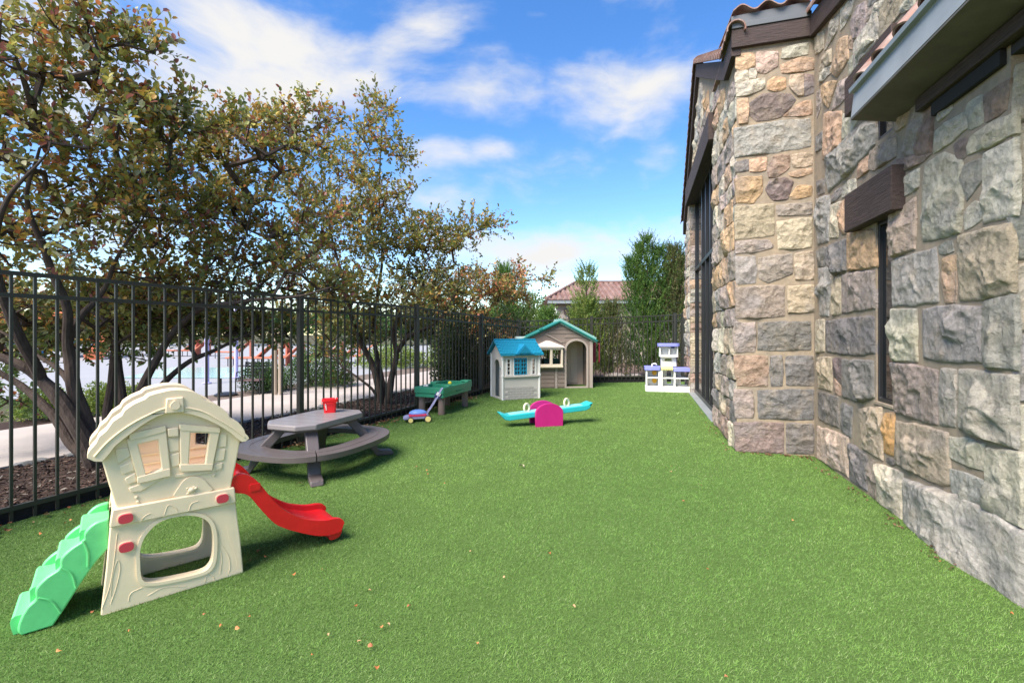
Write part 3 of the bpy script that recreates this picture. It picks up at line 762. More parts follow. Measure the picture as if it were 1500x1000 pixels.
# ------------------------------------------------------------------ vegetation engine
def leaves_mesh(name, base, direc, normal, length, width, cols, m=None):
    n = len(base); d = direc/np.linalg.norm(direc, axis=1, keepdims=True)
    s = np.cross(d, normal); s /= (np.linalg.norm(s, axis=1, keepdims=True)+1e-9); up = np.cross(s, d)
    L_ = length[:, None]; W = width[:, None]
    V = np.empty((n, 6, 3), np.float32)
    V[:, 0] = base
    V[:, 1] = base+d*L_*.32+s*W*.5+up*W*.16
    V[:, 2] = base+d*L_*.72+s*W*.42+up*W*.14
    V[:, 3] = base+d*L_-up*L_*.08
    V[:, 4] = base+d*L_*.72-s*W*.42+up*W*.14
    V[:, 5] = base+d*L_*.32-s*W*.5+up*W*.16
    idx = (np.arange(n)*6)[:, None]
    Fc = np.concatenate([idx+np.array([[0, 1, 2, 3]]), idx+np.array([[0, 3, 4, 5]])], 0)
    C = np.repeat(cols[:, None, :], 6, 1).reshape(-1, 3)
    return np_mesh(name, V.reshape(-1, 3), Fc, C, m or leafm, 4)
def blob_points(blobs):
    out_ = []
    for (c, r, n) in blobs:
        n = max(4, int(n*(1.25 if c[2] < 1.75 else .67)))
        r = r if hasattr(r, '__len__') else (r, r, r*.85)
        q = rng.normal(size=(n, 3)); q /= np.linalg.norm(q, axis=1, keepdims=True)
        q *= (rng.random((n, 1))**.42)
        out_.append(np.array(c)+q*np.array(r))
    return np.concatenate(out_)
def tree(name, label, cat, stems, blobs, pal, leaf=(.055, .03), twigs=4, perleaf=9, tw=.34, seed=1, group=None, berries=0, upbias=.5, spread=.8, colfn=None):
    rr = np.random.default_rng(seed)
    base = Vector(stems[0][0][0])
    t = thing(name, label, cat, (base.x, base.y, 0), 0, group); B0 = np.array((base.x, base.y, 0))
    nodes = []; par = []; isstem = []; fixedr = []
    root = None
    for pts, r0, r1 in stems:
        sp = smooth_open([Vector(p) for p in pts], 7)
        sp = [Vector(p) for p in sp]
        for i, p in enumerate(sp):
            p = p+Vector(noise.noise_vector(Vector(p)*2.3))*.03*(i > 0)
            nodes.append(np.array(p)); fixedr.append(r0+(r1*.45-r0)*i/(len(sp)-1))
            par.append(-1 if i == 0 else len(nodes)-2)
    nst = len(nodes)
    tips = blob_points(blobs); c0 = np.mean([nodes[i] for i in range(nst)], 0)
    order = np.argsort(np.min([np.linalg.norm(tips-nodes[i], axis=1) for i in range(0, nst, 3)], 0))
    arr = np.zeros((nst+len(tips)*5+10, 3)); arr[:nst] = np.array(nodes); cnt = nst
    tipidx = []
    for k in order:
        p = tips[k]; d = np.linalg.norm(arr[:cnt]-p, axis=1)
        # prefer attachment from below
        d2 = d+.35*np.clip(arr[:cnt, 2]-p[2], 0, None)
        j = int(np.argmin(d2)); q = arr[j]; dist = d[j]
        ns = 1+int(dist/.28); ns = min(ns, 4); prev = j
        for s in range(1, ns+1):
            f = s/ns; x = q*(1-f)+p*f; x = x+np.array([0, 0, -.12*dist*math.sin(math.pi*f)])+rr.normal(size=3)*.03*(f < 1)
            arr[cnt] = x; par.append(prev); fixedr.append(0); prev = cnt; cnt += 1
        tipidx.append(prev)
    load = np.zeros(cnt)
    for i in tipidx: load[i] += 1
    for i in range(cnt-1, nst-1, -1): load[par[i]] += load[i]
    b = MB()
    ei = 0
    for pts, r0, r1 in stems:
        n_ = (len(pts)-1)*7+1
        b.tube([arr[i]-B0 for i in range(ei, ei+n_)], [fixedr[i]*(1+.10*noise.noise(Vector(arr[i])*5)) for i in range(ei, ei+n_)], 10); ei += n_
    b.build('trunk', bark, t)
    b = MB()
    rad = lambda i: min(.045, .0042*load[i]**.52+.0012) if i >= nst else min(.03, .0042*load[par[i]]**.5 if par[i] >= 0 else .03)
    for i in range(nst, cnt):
        p = par[i]
        r1 = rad(i); r0 = rad(p) if p >= nst else min(fixedr[p]*.6, r1*1.25)
        b.tube([arr[p]-B0, arr[i]-B0], [r0, r1], 5 if r1 > .006 else 3, False)
    # twigs and leaves
    TI = np.array(tipidx); T = arr[TI]; par_ = np.array(par)
    Dv = T-arr[par_[TI]]; Dv /= (np.linalg.norm(Dv, axis=1, keepdims=True)+1e-9)
    P = np.repeat(T, twigs, 0); Dd = np.repeat(Dv, twigs, 0)
    Dd = Dd*.7+rr.normal(size=P.shape)*spread+np.array([0, 0, upbias]); Dd /= np.linalg.norm(Dd, axis=1, keepdims=True)
    ln = tw*rr.uniform(.45, 1.2, len(P)); E = P+Dd*ln[:, None]+np.array([0, 0, .06])*upbias
    for i in range(len(P)):
        b.tube([P[i]-B0, E[i]-B0], [.0026, .0012], 3, False)
    b.build('branches', bark, t, smooth=False)
    f = np.tile(np.linspace(.12, 1.0, perleaf), len(P))+rr.uniform(-.04, .04, len(P)*perleaf)
    A = np.repeat(P, perleaf, 0); D2 = np.repeat(Dd, perleaf, 0); E2 = np.repeat(E, perleaf, 0)
    bs = A+(E2-A)*f[:, None]
    side = np.cross(D2, rr.normal(size=D2.shape)); side /= (np.linalg.norm(side, axis=1, keepdims=True)+1e-9)
    ld = D2*.75+side*.9+np.array([0, 0, .12])+rr.normal(size=D2.shape)*.2
    nrm = np.array([0, 0, 1.])+rr.normal(size=D2.shape)*.55
    n = len(bs); sz = rr.uniform(.65, 1.2, n)
    pal_ = np.array([p[:3] for p in pal]); wts = np.array([float(p[3]) for p in pal]); wts = wts/wts.sum()
    # colour by twig with individual variation
    tw_id = np.repeat(rr.choice(len(pal_), len(P), p=wts), perleaf); ind = rr.choice(len(pal_), n, p=wts)
    pick = np.where(rr.random(n) < .5, tw_id, ind)
    c = pal_[pick]*rr.uniform(.75, 1.25, (n, 1))
    if colfn is not None: c = colfn(bs, c, rr)
    me = leaves_mesh('foliage', bs-B0, ld, nrm, leaf[0]*sz*1.12, leaf[1]*sz*1.12, c*np.array([1.66, 1.46, 1.3]))
    link_mesh('foliage', me, t, kind='stuff')
    if berries:
        k = rr.choice(len(P), berries); bb = MB()
        oc = [(1, 0, 0), (-1, 0, 0), (0, 1, 0), (0, -1, 0), (0, 0, 1), (0, 0, -1)]; of = [(0, 2, 4), (2, 1, 4), (1, 3, 4), (3, 0, 4), (2, 0, 5), (1, 2, 5), (3, 1, 5), (0, 3, 5)]
        for i in k:
            for _ in range(5):
                q = P[i]*.5+E[i]*.5+rr.normal(size=3)*.03-np.array([0, 0, .04])-B0; r_ = rr.uniform(.005, .008)
                bb.add([tuple(q+np.array(o)*r_) for o in oc], of)
        bb.build('berries', M_('berry', (.07, .012, .018), .35, .5), t, kind='stuff')
    print(name, 'leaves', n)
    return t
OL = [(.22, .22, .055, 5), (.14, .17, .055, 5), (.10, .14, .05, 3), (.27, .18, .05, 3), (.26, .11, .05, 1.2), (.34, .28, .07, .5), (.25, .27, .17, 2.6), (.17, .075, .07, 1.6)]
OLr = [(.19, .19, .055, 4), (.13, .15, .05, 4), (.28, .16, .07, 4), (.26, .11, .065, 3), (.22, .22, .13, 2)]
DG = [(.030, .055, .020, 5), (.045, .075, .025, 4), (.075, .095, .03, 2), (.10, .075, .03, 1)]
def lowgreen(zc):
    def f_(p, c, rr):
        g = np.array([.10, .18, .06])*rr.uniform(.6, 1.3, (len(p), 1)); w_ = np.clip((zc-p[:, 2])/.8, 0, 1)[:, None]*(rr.random((len(p), 1)) < .8)
        return c*(1-w_)+g*w_
    return f_
b0 = Vector((-4.2, 4.62, -.03))
st1 = [([b0, PB(120, 640, 4.5), PB(90, 584, 4.45), PB(60, 556, 4.4), PB(20, 530, 4.3), PB(-60, 490, 4.2), PB(-120, 420, 4.1)], .085, .035),
       ([b0+Vector((-.05, .05, 0)), PB(105, 650, 4.7), PB(70, 600, 4.7), PB(30, 565, 4.7), PB(-30, 530, 4.6), PB(-110, 480, 4.6)], .06, .028),
       ([b0+Vector((.05, .02, 0)), PB(126, 620, 4.62), PB(108, 560, 4.6), PB(98, 510, 4.55), PB(95, 450, 4.45), PB(70, 380, 4.3), PB(40, 300, 4.15), PB(60, 215, 4.0)], .075, .022),
       ([PB(98, 500, 4.55), PB(115, 465, 4.6), PB(150, 430, 4.7), PB(175, 370, 4.75), PB(215, 310, 4.8)], .04, .015),
       ([PB(60, 556, 4.4), PB(20, 470, 4.1), PB(-10, 380, 3.9), PB(10, 290, 3.8), PB(70, 220, 3.8)], .05, .015),
       ([PB(118, 600, 4.6), PB(90, 545, 4.8), PB(40, 510, 4.9), PB(-20, 470, 5.0)], .035, .02)]
bl1 = [(PB(20, 70, 4.0), (.75, .8, .42), 42), (PB(110, 40, 4.1), (.45, .6, .28), 20), (PB(200, 62, 4.3), (.42, .35, .16), 12), (PB(-90, 60, 4.2), .8, 25),
       (PB(110, 190, 4.3), (.85, .8, .55), 62), (PB(20, 230, 4.2), .8, 40), (PB(230, 170, 4.6), (.6, .5, .28), 30), (PB(300, 185, 4.9), (.3, .3, .2), 10),
       (PB(90, 320, 4.5), (.95, .9, .55), 55), (PB(210, 300, 4.8), (.8, .7, .5), 48), (PB(-90, 300, 4.4), .9, 30),
       (PB(60, 450, 5.3), (.9, .8, .40), 40), (PB(-20, 500, 5.2), (.7, .8, .4), 25), (PB(170, 420, 5.1), (.7, .7, .4), 35), (PB(0, 585, 4.9), (.28, .4, .3), 6), (PB(100, 495, 5.7), (.8, .5, .3), 22), (PB(230, 470, 5.9), (.6, .5, .3), 16)]
tree('crabapple_tree', 'nearest crabapple tree at the left edge, its thick twin trunks leaning left behind the fence', 'tree', st1, bl1, OL, (.062, .034), 5, 11, .34, 1, 'crabapple trees behind the fence', 210, colfn=lowgreen(1.7))
b0 = Vector((-4.62, 5.5, -.03))
st2 = [([b0, PB(158, 620, 5.6), PB(164, 560, 5.7), PB(168, 510, 5.75), PB(172, 460, 5.8), PB(190, 400, 5.8), PB(220, 330, 5.9)], .06, .022),
       ([b0+Vector((.06, .03, 0)), PB(182, 620, 5.6), PB(178, 560, 5.6), PB(172, 515, 5.6), PB(160, 470, 5.6), PB(140, 430, 5.6)], .065, .03),
       ([b0+Vector((.1, 0, 0)), PB(200, 600, 5.45), PB(212, 560, 5.4), PB(232, 520, 5.4), PB(262, 480, 5.4), PB(300, 440, 5.45), PB(345, 380, 5.5), PB(370, 300, 5.6)], .065, .02),
       ([b0+Vector((.12, .05, 0)), PB(222, 585, 5.6), PB(262, 540, 5.7), PB(310, 515, 5.8), PB(350, 495, 5.9), PB(400, 470, 6.0)], .05, .018),
       ([PB(262, 480, 5.4), PB(300, 450, 5.3), PB(370, 440, 5.2), PB(440, 432, 5.2), PB(490, 420, 5.3)], .035, .012)]
bl2 = [(PB(300, 235, 5.8), (.65, .7, .40), 50), (PB(390, 225, 5.9), (.7, .7, .42), 55), (PB(340, 190, 5.8), (.35, .4, .22), 14), (PB(430, 190, 6.1), (.45, .4, .3), 24), (PB(465, 165, 6.3), (.28, .3, .2), 9),
       (PB(280, 330, 5.8), (.9, .8, .5), 75), (PB(400, 330, 5.9), (.95, .8, .5), 80), (PB(330, 410, 5.7), (1.0, .8, .4), 75), (PB(220, 440, 5.9), (.7, .7, .4), 45),
       (PB(440, 410, 6.0), (.7, .7, .35), 40), (PB(300, 475, 6.2), (.75, .6, .28), 38), (PB(210, 500, 6.4), (.5, .5, .28), 22), (PB(390, 480, 6.4), (.6, .5, .22), 26)]
tree('crabapple_tree', 'spreading crabapple tree behind the roof of the slide playhouse, bough reaching over the fence post', 'tree', st2, bl2, OL, (.060, .033), 5, 10, .34, 2, 'crabapple trees behind the fence', 120, colfn=lowgreen(1.9))
b0 = Vector((-2.45, 8.65, -.03))
st3 = [([b0, PB(553, 560, 8.6), PB(545, 535, 8.6), PB(528, 500, 8.5), PB(516, 465, 8.4), PB(500, 400, 8.3), PB(480, 320, 8.2), PB(470, 250, 8.1)], .075, .02),
       ([b0+Vector((.05, .05, 0)), PB(560, 555, 8.7), PB(552, 520, 8.8), PB(545, 470, 8.8), PB(560, 390, 8.7), PB(555, 280, 8.5), PB(560, 190, 8.3)], .06, .018),
       ([b0+Vector((.1, .0, 0)), PB(573, 560, 8.6), PB(580, 520, 8.6), PB(578, 480, 8.6), PB(600, 430, 8.6), PB(630, 380, 8.7)], .075, .022),
       ([PB(580, 515, 8.6), PB(596, 495, 8.5), PB(612, 487, 8.45), PB(640, 470, 8.5), PB(668, 430, 8.6), PB(672, 390, 8.7)], .05, .015),
       ([b0+Vector((-.02, .02, 0)), PB(540, 565, 8.5), PB(505, 540, 8.5), PB(480, 515, 8.5), PB(450, 490, 8.6)], .03, .012)]
bl3 = [(PB(500, 240, 8.0), (.75, .8, .5), 50), (PB(545, 185, 8.0), (.38, .5, .38), 22), (PB(583, 225, 8.1), (.32, .4, .35), 16), (PB(562, 150, 8.1), (.18, .2, .18), 6), (PB(460, 290, 8.0), (.8, .8, .5), 55),
       (PB(555, 310, 8.2), (.9, .8, .55), 75), (PB(490, 370, 8.0), (1.1, .9, .6), 85), (PB(600, 360, 8.4), (1.0, .8, .5), 75), (PB(660, 345, 8.8), (.65, .6, .32), 36), (PB(715, 330, 9.0), (.38, .4, .2), 16),
       (PB(560, 430, 8.2), (1.2, .8, .45), 85), (PB(640, 425, 8.8), (.9, .8, .5), 60), (PB(470, 450, 8.2), (.9, .8, .35), 50), (PB(520, 490, 8.9), (.7, .6, .25), 26), (PB(610, 480, 9.2), (.6, .6, .3), 26), (PB(480, 520, 9.0), (.4, .4, .25), 12)]
tree('crabapple_tree', 'multi-stemmed crabapple tree standing between the picnic table and the green play table', 'tree', st3, bl3, OL[:-1]+[(.15, .16, .09, 2)], (.062, .034), 5, 10, .36, 3, 'crabapple trees behind the fence', 60, colfn=lowgreen(1.7))
b0 = Vector((-1.9, 12.4, -.03))
st4 = [([b0, PB(650, 520, 12.4), PB(660, 480, 12.3), PB(690, 440, 12.2), PB(720, 410, 12.2)], .09, .02), ([b0, PB(645, 500, 12.6), PB(640, 460, 12.6), PB(630, 420, 12.5)], .07, .02)]
bl4 = [(PB(690, 425, 12), (1.1, .9, .5), 75), (PB(740, 430, 12), (.9, .8, .4), 45), (PB(795, 410, 12.3), (.35, .35, .2), 8), (PB(640, 440, 12.2), (1.0, .9, .6), 55), (PB(760, 400, 12.1), (.35, .3, .3), 8), (PB(690, 480, 12.2), (1.2, .9, .4), 40)]
tree('crabapple_tree', 'rust-tinged crabapple tree at the far corner of the fence behind the small cottage', 'tree', st4, bl4, OLr, (.075, .042), 5, 9, .36, 4, 'crabapple trees behind the fence')

def shrub(name, label, cat, c, r, n, pal, leaf=(.035, .02), seed=1, group=None, flat=False, stem=.02, shape=None):
    rr = np.random.default_rng(seed); t = thing(name, label, cat, (c[0], c[1], 0), 0, group)
    q = rr.normal(size=(n, 3)); q /= np.linalg.norm(q, axis=1, keepdims=True); q[:, 2] = np.abs(q[:, 2])*1.0
    rad_ = rr.random(n)**.3; 
    lump = 1+.16*np.sin(q[:, 0]*5+seed)+.14*np.sin(q[:, 1]*6+2*seed)+.10*np.sin(q[:, 2]*9+seed)
    P = q*rad_[:, None]*lump[:, None]*np.array(r); P[:, 2] += .03
    if shape is not None: P = shape(P, rr)
    d = q*.8+rr.normal(size=q.shape)*.6+np.array([0, 0, .5]); nrm = np.array([0, 0, 1.])+rr.normal(size=q.shape)*.7
    pal_ = np.array([p[:3] for p in pal]); wts = np.array([float(p[3]) for p in pal]); wts /= wts.sum()
    cl = pal_[rr.choice(len(pal_), n, p=wts)]*rr.uniform(.7, 1.3, (n, 1)); sz = rr.uniform(.7, 1.2, n)
    b = MB()
    for i in range(9):
        a = rr.uniform(0, 6.28); b.tube([(0, 0, 0), (math.cos(a)*r[0]*.3, math.sin(a)*r[1]*.3, r[2]*.45), (math.cos(a)*r[0]*.6, math.sin(a)*r[1]*.6, r[2]*.85)], [stem, stem*.6, stem*.2], 5)
    b.build('stems', bark, t)
    link_mesh('foliage', leaves_mesh('foliage', P, d, nrm, leaf[0]*sz, leaf[1]*sz, cl), t, kind='stuff')
    return t
YG = [(.20, .27, .05, 5), (.12, .20, .04, 3), (.28, .32, .08, 2)]
GR = [(.055, .12, .03, 5), (.035, .085, .025, 3), (.10, .17, .04, 2)]
g1 = G(42, 616); shrub('low_shrub', 'yellow-green rounded shrub beyond the path at the left edge', 'shrub', (g1.x, g1.y+.25), (.42, .38, .42), 5200, YG, seed=1)
g1 = G(142, 610); shrub('low_shrub', 'yellow-green shrub beyond the path seen between the leaning trunks and the second tree', 'shrub', (g1.x-.1, g1.y+.3), (.42, .38, .46), 5200, YG, seed=2)
g1 = G(196, 602); shrub('low_shrub', 'yellow-green shrub just left of the slide house gable', 'shrub', (g1.x, g1.y+.2), (.32, .35, .42), 3000, YG, seed=3)
shrub('low_shrub', 'small green bush right beside the dark metal chair', 'shrub', (-5.55, 10.35), (.48, .5, .62), 6000, GR, seed=5)
shrub('low_shrub', 'dense green bush behind the wide fence post at the path edge', 'shrub', (-5.0, 11.4), (.62, .6, .92), 8000, GR, seed=6)
shrub('low_shrub', 'green and bronze bush right of the wide fence post', 'shrub', (-4.3, 11.3), (.42, .5, .72), 5000, GR+[(.16, .10, .03, 2)], seed=7)
shrub('low_shrub', 'bright yellow-green bush beyond the path, behind the multi-stemmed tree', 'shrub', (-4.5, 17.5), (1.6, 1.2, .8), 8000, YG, (.06, .035), seed=8)
shrub('low_shrub', 'bright yellow-green bush at the far end of the path', 'shrub', (-2.6, 20), (1.4, 1.2, 1.0), 6000, YG, (.06, .035), seed=9)
# dark dense hedge at the far end of the left fence
for i, (x, y, rx, rz, lab) in enumerate([(-1.45, 11.0, .62, 1.75, 'dark leafy bush behind the fence just right of the green play table'), (-.85, 12.4, .75, 2.0, 'dark leafy bush filling the gap before the small cottage'),
                                         (-.05, 13.6, .85, 2.1, 'dark leafy bush in the fence corner above the small cottage')]):
    def sh(P, rr):
        P[:, 0] *= .55+.5*P[:, 2]/1.8; return P
    shrub('dense_bush', lab, 'bush', (x, y), (rx, .8, rz), 9500, DG, (.06, .036), seed=20+i, stem=.04, shape=sh)

def juniper(label, c, h, r, n, pal, seed, lean=0, tops=((0, 0, 1),)):
    rr = np.random.default_rng(seed); t = thing('juniper_tree', label, 'juniper', (c[0], c[1], 0), 0, 'junipers behind the back fence')
    MB().tube([(0, 0, -.05), (.03, 0, h*.5), (lean, 0, h*.93)], [.07, .04, .008], 8).build('trunk', bark, t)
    # sprays: upward plumes
    BS = []; DR = []; LN = []
    for k in range(n):
        f = rr.random()**.8; z = .03*h+f*h*.95
        ti = tops[rr.integers(len(tops))]
        cx, cy = ti[0]*f, ti[1]*f; ht = ti[2]
        z = z*ht
        rad_ = r*(1-f)**.62*(.62+.75*noise.noise(Vector((z*2.2, k % 7, seed)))**2+.25*math.sin(k*2.4)**2)+.05
        a = rr.uniform(0, 6.283); rr_ = rad_*math.sqrt(rr.random())
        BS.append((cx+math.cos(a)*rr_, cy+math.sin(a)*rr_, z)); q_ = rr.uniform(.2, .85); DR.append((math.cos(a)*q_, math.sin(a)*q_, 1.0)); LN.append(rr.uniform(.18, .5)*(1-.3*f))
    BS = np.array(BS); DR = np.array(DR); LN = np.array(LN)
    m = 16
    f = np.tile(np.linspace(0, 1, m), n)
    P = np.repeat(BS, m, 0)+np.repeat(DR*LN[:, None], m, 0)*f[:, None]
    nn_ = len(P); d = np.repeat(DR, m, 0)+rr.normal(size=(nn_, 3))*.55; nrm = rr.normal(size=(nn_, 3))
    pal_ = np.array([p[:3] for p in pal]); wts = np.array([float(p[3]) for p in pal]); wts /= wts.sum()
    cl = np.repeat(pal_[rr.choice(len(pal_), n, p=wts)], m, 0)*rr.uniform(.7, 1.3, (nn_, 1))
    ln = rr.uniform(.05, .095, nn_)*(1.15-.5*f)
    link_mesh('foliage', leaves_mesh('foliage', P-0, d, nrm, ln, ln*.26, cl), t, kind='stuff')
    return t
JG = [(.13, .24, .045, 4), (.09, .18, .045, 4), (.19, .29, .065, 2)]
JY = [(.20, .28, .06, 5), (.13, .21, .05, 3), (.27, .31, .09, 2)]
JD = [(.10, .16, .045, 4), (.15, .15, .06, 3), (.19, .18, .08, 2)]
juniper('slim yellow-green juniper with a thin leader, in front of the tiled roof', (2.15, 13.3), 3.25, .85, 1300, JY, 1, tops=((0, 0, .70), (.1, 0, .68), (-.15, 0, .66), (0, 0, 1)))
juniper('low yellow-green juniper right of the playhouse door', (2.85, 13.2), 2.1, .6, 700, JD, 2)
juniper('tallest bright green juniper left of the stone wall', (4.1, 13.9), 4.25, .80, 2300, [(.10, .19, .036, 4), (.07, .145, .036, 4), (.15, .23, .05, 2)], 3, tops=((0, 0, 1), (-.5, 0, .84), (.42, .1, .93), (-.2, .1, .95)))
juniper('dark juniper squeezed against the stone wall', (4.95, 14.0), 3.95, 1.0, 2400, JD, 4, tops=((0, 0, 1), (.2, 0, .92)))
juniper('thin pale juniper in the far left fence corner', (.35, 15.0), 3.05, .5, 420, JY, 5, tops=((0, 0, 1), (.35, 0, .85)))
juniper('bushy green juniper left of the small cottage roof, behind the corner post', (-.25, 14.4), 3.4, .8, 1100, JG, 6)
juniper('dark green juniper between the two playhouses and the house beyond', (1.1, 14.3), 2.0, .8, 900, JG, 7)

# far tree belt: individual round trees
def far_tree(c, h, r, seed, pal, label):
    rr = np.random.default_rng(seed); t = thing('broadleaf_tree', label, 'tree', (c[0], c[1], 0), 0, 'trees beyond the water park')
    MB().tube([(0, 0, -.05), (.1, 0, h*.35), (0, .1, h*.7)], [.22, .16, .06], 8).build('trunk', bark, t)
    n = 2600; nb = 9; cen = rr.normal(size=(nb, 3))*np.array([r*.5, r*.5, h*.16])+np.array([0, 0, h*.58])
    q = rr.normal(size=(n, 3)); q /= np.linalg.norm(q, axis=1, keepdims=True); q *= rr.random((n, 1))**.3
    P = cen[rr.integers(nb, size=n)]+q*np.array([r*.55, r*.55, h*.22]); P[:, 2] = np.clip(P[:, 2], .3, None)
    pal_ = np.array([p[:3] for p in pal]); wts = np.array([float(p[3]) for p in pal]); wts /= wts.sum()
    cl = pal_[rr.choice(len(pal_), n, p=wts)]*rr.uniform(.7, 1.3, (n, 1)); sz = rr.uniform(.25, .45, n)
    link_mesh('foliage', leaves_mesh('foliage', P, rr.normal(size=(n, 3)), rr.normal(size=(n, 3)), sz, sz*.6, cl), t, kind='stuff')
ft = [(-52, 44, 4.2, 3.6), (-45, 47, 4.8, 3.8), (-38, 46, 3.9, 3.6), (-31.5, 48, 4.6, 3.8), (-25, 47, 4.0, 3.6), (-19.5, 50, 4.9, 3.7), (-14, 48, 4.4, 3.4), (-9, 50, 5.0, 3.6), (-4, 46, 4.4, 3.2), (1, 48, 4.6, 3.4)]
for i, (x, y, h, r) in enumerate(ft):
    far_tree((x, y), h, r, 40+i, GR, ['leftmost', 'second', 'third', 'fourth', 'fifth', 'sixth', 'seventh', 'eighth', 'ninth', 'tenth'][i]+' round green tree from the left in the row beyond the water park')

# ------------------------------------------------------------------ house beyond the back fence
hb = thing('tiled_house', 'tan stone house with a pink clay tile hip roof beyond the junipers', 'house', (1.85, 21.2, 0))
MB().box(0, 11, 0, 6, -.05, 2.72).build('wall', M_('far_stone', (.40, .31, .24), .9, .2, bump=.02, bscale=5, var=.35, vscale=4, col2=(.30, .27, .26), cscale=3), hb)
MB().box(-.22, 11.4, -.32, -.22, 2.66, 2.80).build('gutter', metalgrey, hb)
MB().box(-.2, 11.4, -.22, 0, 2.62, 2.66).build('soffit', soffitm, hb)
MB().box(-.02, 11, -.01, .0, 2.40, 2.62).build('fascia', mortar, hb)
ftile = M_('far_clay_tile', (.17, .092, .075), .75, .3, var=.3, vscale=3, col2=(.22, .145, .12), cscale=2)
# corrugated front slope: one rib part per run of tiles
nrib = 44; ex0, ex1 = -.3, 11.4; zr, ze, yr, ye = 3.90, 2.82, 2.6, -.35
for i in range(nrib):
    x0 = ex0+(ex1-ex0)*i/nrib; x1 = ex0+(ex1-ex0)*(i+1)/nrib; xm = (x0+x1)/2; hip = min(1, (xm-ex0)/1.75)
    yt = ye+(yr-ye)*hip; zt = ze+(zr-ze)*hip; wd = (x1-x0)
    pts_ = []; vs = []; fs = []; kk = 5
    for (y, z) in ((ye, ze), (yt, zt)):
        for j in range(kk+1):
            a = math.pi*j/kk; vs.append((xm-math.cos(a)*wd*.40, y, z+math.sin(a)*.085))
    for j in range(kk): fs.append((j, j+1, kk+1+j+1, kk+1+j))
    fs.append(tuple(range(kk+1)))
    MB().add(vs, fs).build('tile_run', ftile, hb)
MB().add([(ex0, ye, ze), (ex1, ye, ze), (ex1, yr, zr), (ex0+1.75, yr, zr), (ex0, 5.6, ze), (ex1, 5.6, ze)], [(0, 1, 2, 3), (0, 3, 4), (3, 2, 5, 4), (0, 4, 5, 1)]).build('roof', ftile, hb, smooth=False)
b = MB(); b.bar((ex0+1.75, yr, zr+.06), (ex1, yr, zr+.06), .2, .12); b.bar((ex0, ye, ze+.06), (ex0+1.75, yr, zr+.06), .16, .1); b.build('ridge_tile', ftile, hb)
wf = MB().prism([(.75, 1.25), (1.75, 1.25), (1.75, 2.2), (.75, 2.2)], -.05, .05, [[(.82, 1.32), (1.68, 1.32), (1.68, 2.13), (.82, 2.13)]]).build('window', blackmetal, hb)
MB().box(.82, 1.68, -.02, .03, 1.32, 2.13).build('pane', glassdark, wf)
MB().box(1.235, 1.265, -.045, -.021, 1.32, 2.13).build('mullion', blackmetal, wf)
MB().box(.55, 1.95, -.12, -.002, 2.2, 2.42).build('lintel', beamwood, hb)
# white lantern on a post in front of the house
ln_ = thing('lantern', 'small white lantern with a pointed top above the playhouse ridge', 'lamp', (1.85, 19.5, 0))
wm = M_('white_paint', (.72, .70, .66), .5)
MB().tube([(0, 0, 0), (0, 0, 1.75)], .035, 8).build('post', wm, ln_)
MB().lathe([(.10, 1.75), (.12, 1.78), (.11, 2.02), (.19, 2.05), (.10, 2.2), (.02, 2.36), (.005, 2.42)], 8).build('lamp_head', wm, ln_)
# limestone rocks in the back bed
rkm = M_('pale_rock', (.42, .37, .33), .9, .2, bump=.01, bscale=20, var=.25, vscale=8)
for i, (x, y, a, c, lab) in enumerate([(2.95, 13.1, .34, .13, 'low tan rock behind the back fence under the pale juniper'), (3.55, 13.3, .25, .10, 'smaller tan rock behind the back fence left of the toy kitchen')]):
    me = stone_mesh([(-a, 0), (a, 0), (a*.7, c*1.6), (-a*.5, c*2)], .1, 900+i, .05)
    me.materials.clear(); me.materials.append(rkm)
    b = MB(); n_ = 10
    prof = [(.7, 0), (1, .3), (.95, .7), (.6, 1.0), (.15, 1.1)]
    b.lathe([(p*a, q*c*1.5) for p, q in prof], 9)
    for j, v in enumerate(b.v):
        q = noise.noise_vector(Vector(v)*5+Vector((i*9, 0, 0)))*.05; b.v[j] = (v[0]+q.x, v[1]*.6+q.y, v[2]+q.z)
    o = b.build('rock', rkm, None, smooth=False); o.location = (x, y, -.03); tag(o, lab, 'rock')
# ------------------------------------------------------------------ things beyond the left fence
def lounger_proto():
    t = thing('sun_lounger', 'coral sun lounger', 'sun lounger', (0, 0, 0), 0, 'coral sun loungers on the far plaza')
    cm = M_('coral_fabric', (.46, .16, .10), .8, .2, var=.08)
    prof = [(-.95, .36), (-.2, .34), (.15, .38), (.75, .92), (.80, .92), (.18, .30), (-.2, .28), (-.95, .30)]
    MB().prism(prof, -.33, .33).build('cushion', cm, t, bevel=.02)
    b = MB(); [b.tube([(x, y, .0), (x, y, .30)], .02, 6) for x in (-.85, .1) for y in (-.28, .28)]
    b.build('legs', blackmetal, t)
    MB().prism([(.74, .0), (.80, .0), (.80, .86), (.74, .84)], -.30, .30).build('back_panel', cm, t)
    return t
lp = lounger_proto()
spots = [(372, 529, 18.5, 12), (392, 530, 18.5, 12), (414, 531, 18.5, 15), (452, 527, 20, 15), (474, 527, 20, 12), (500, 526, 20, 12), (524, 527, 20, 18), (268, 524, 26, 12), (283, 524, 26, 15), (345, 525, 24, 14)]
nm = ['first', 'second', 'third', 'fourth', 'fifth', 'sixth', 'seventh', 'eighth', 'ninth', 'tenth']
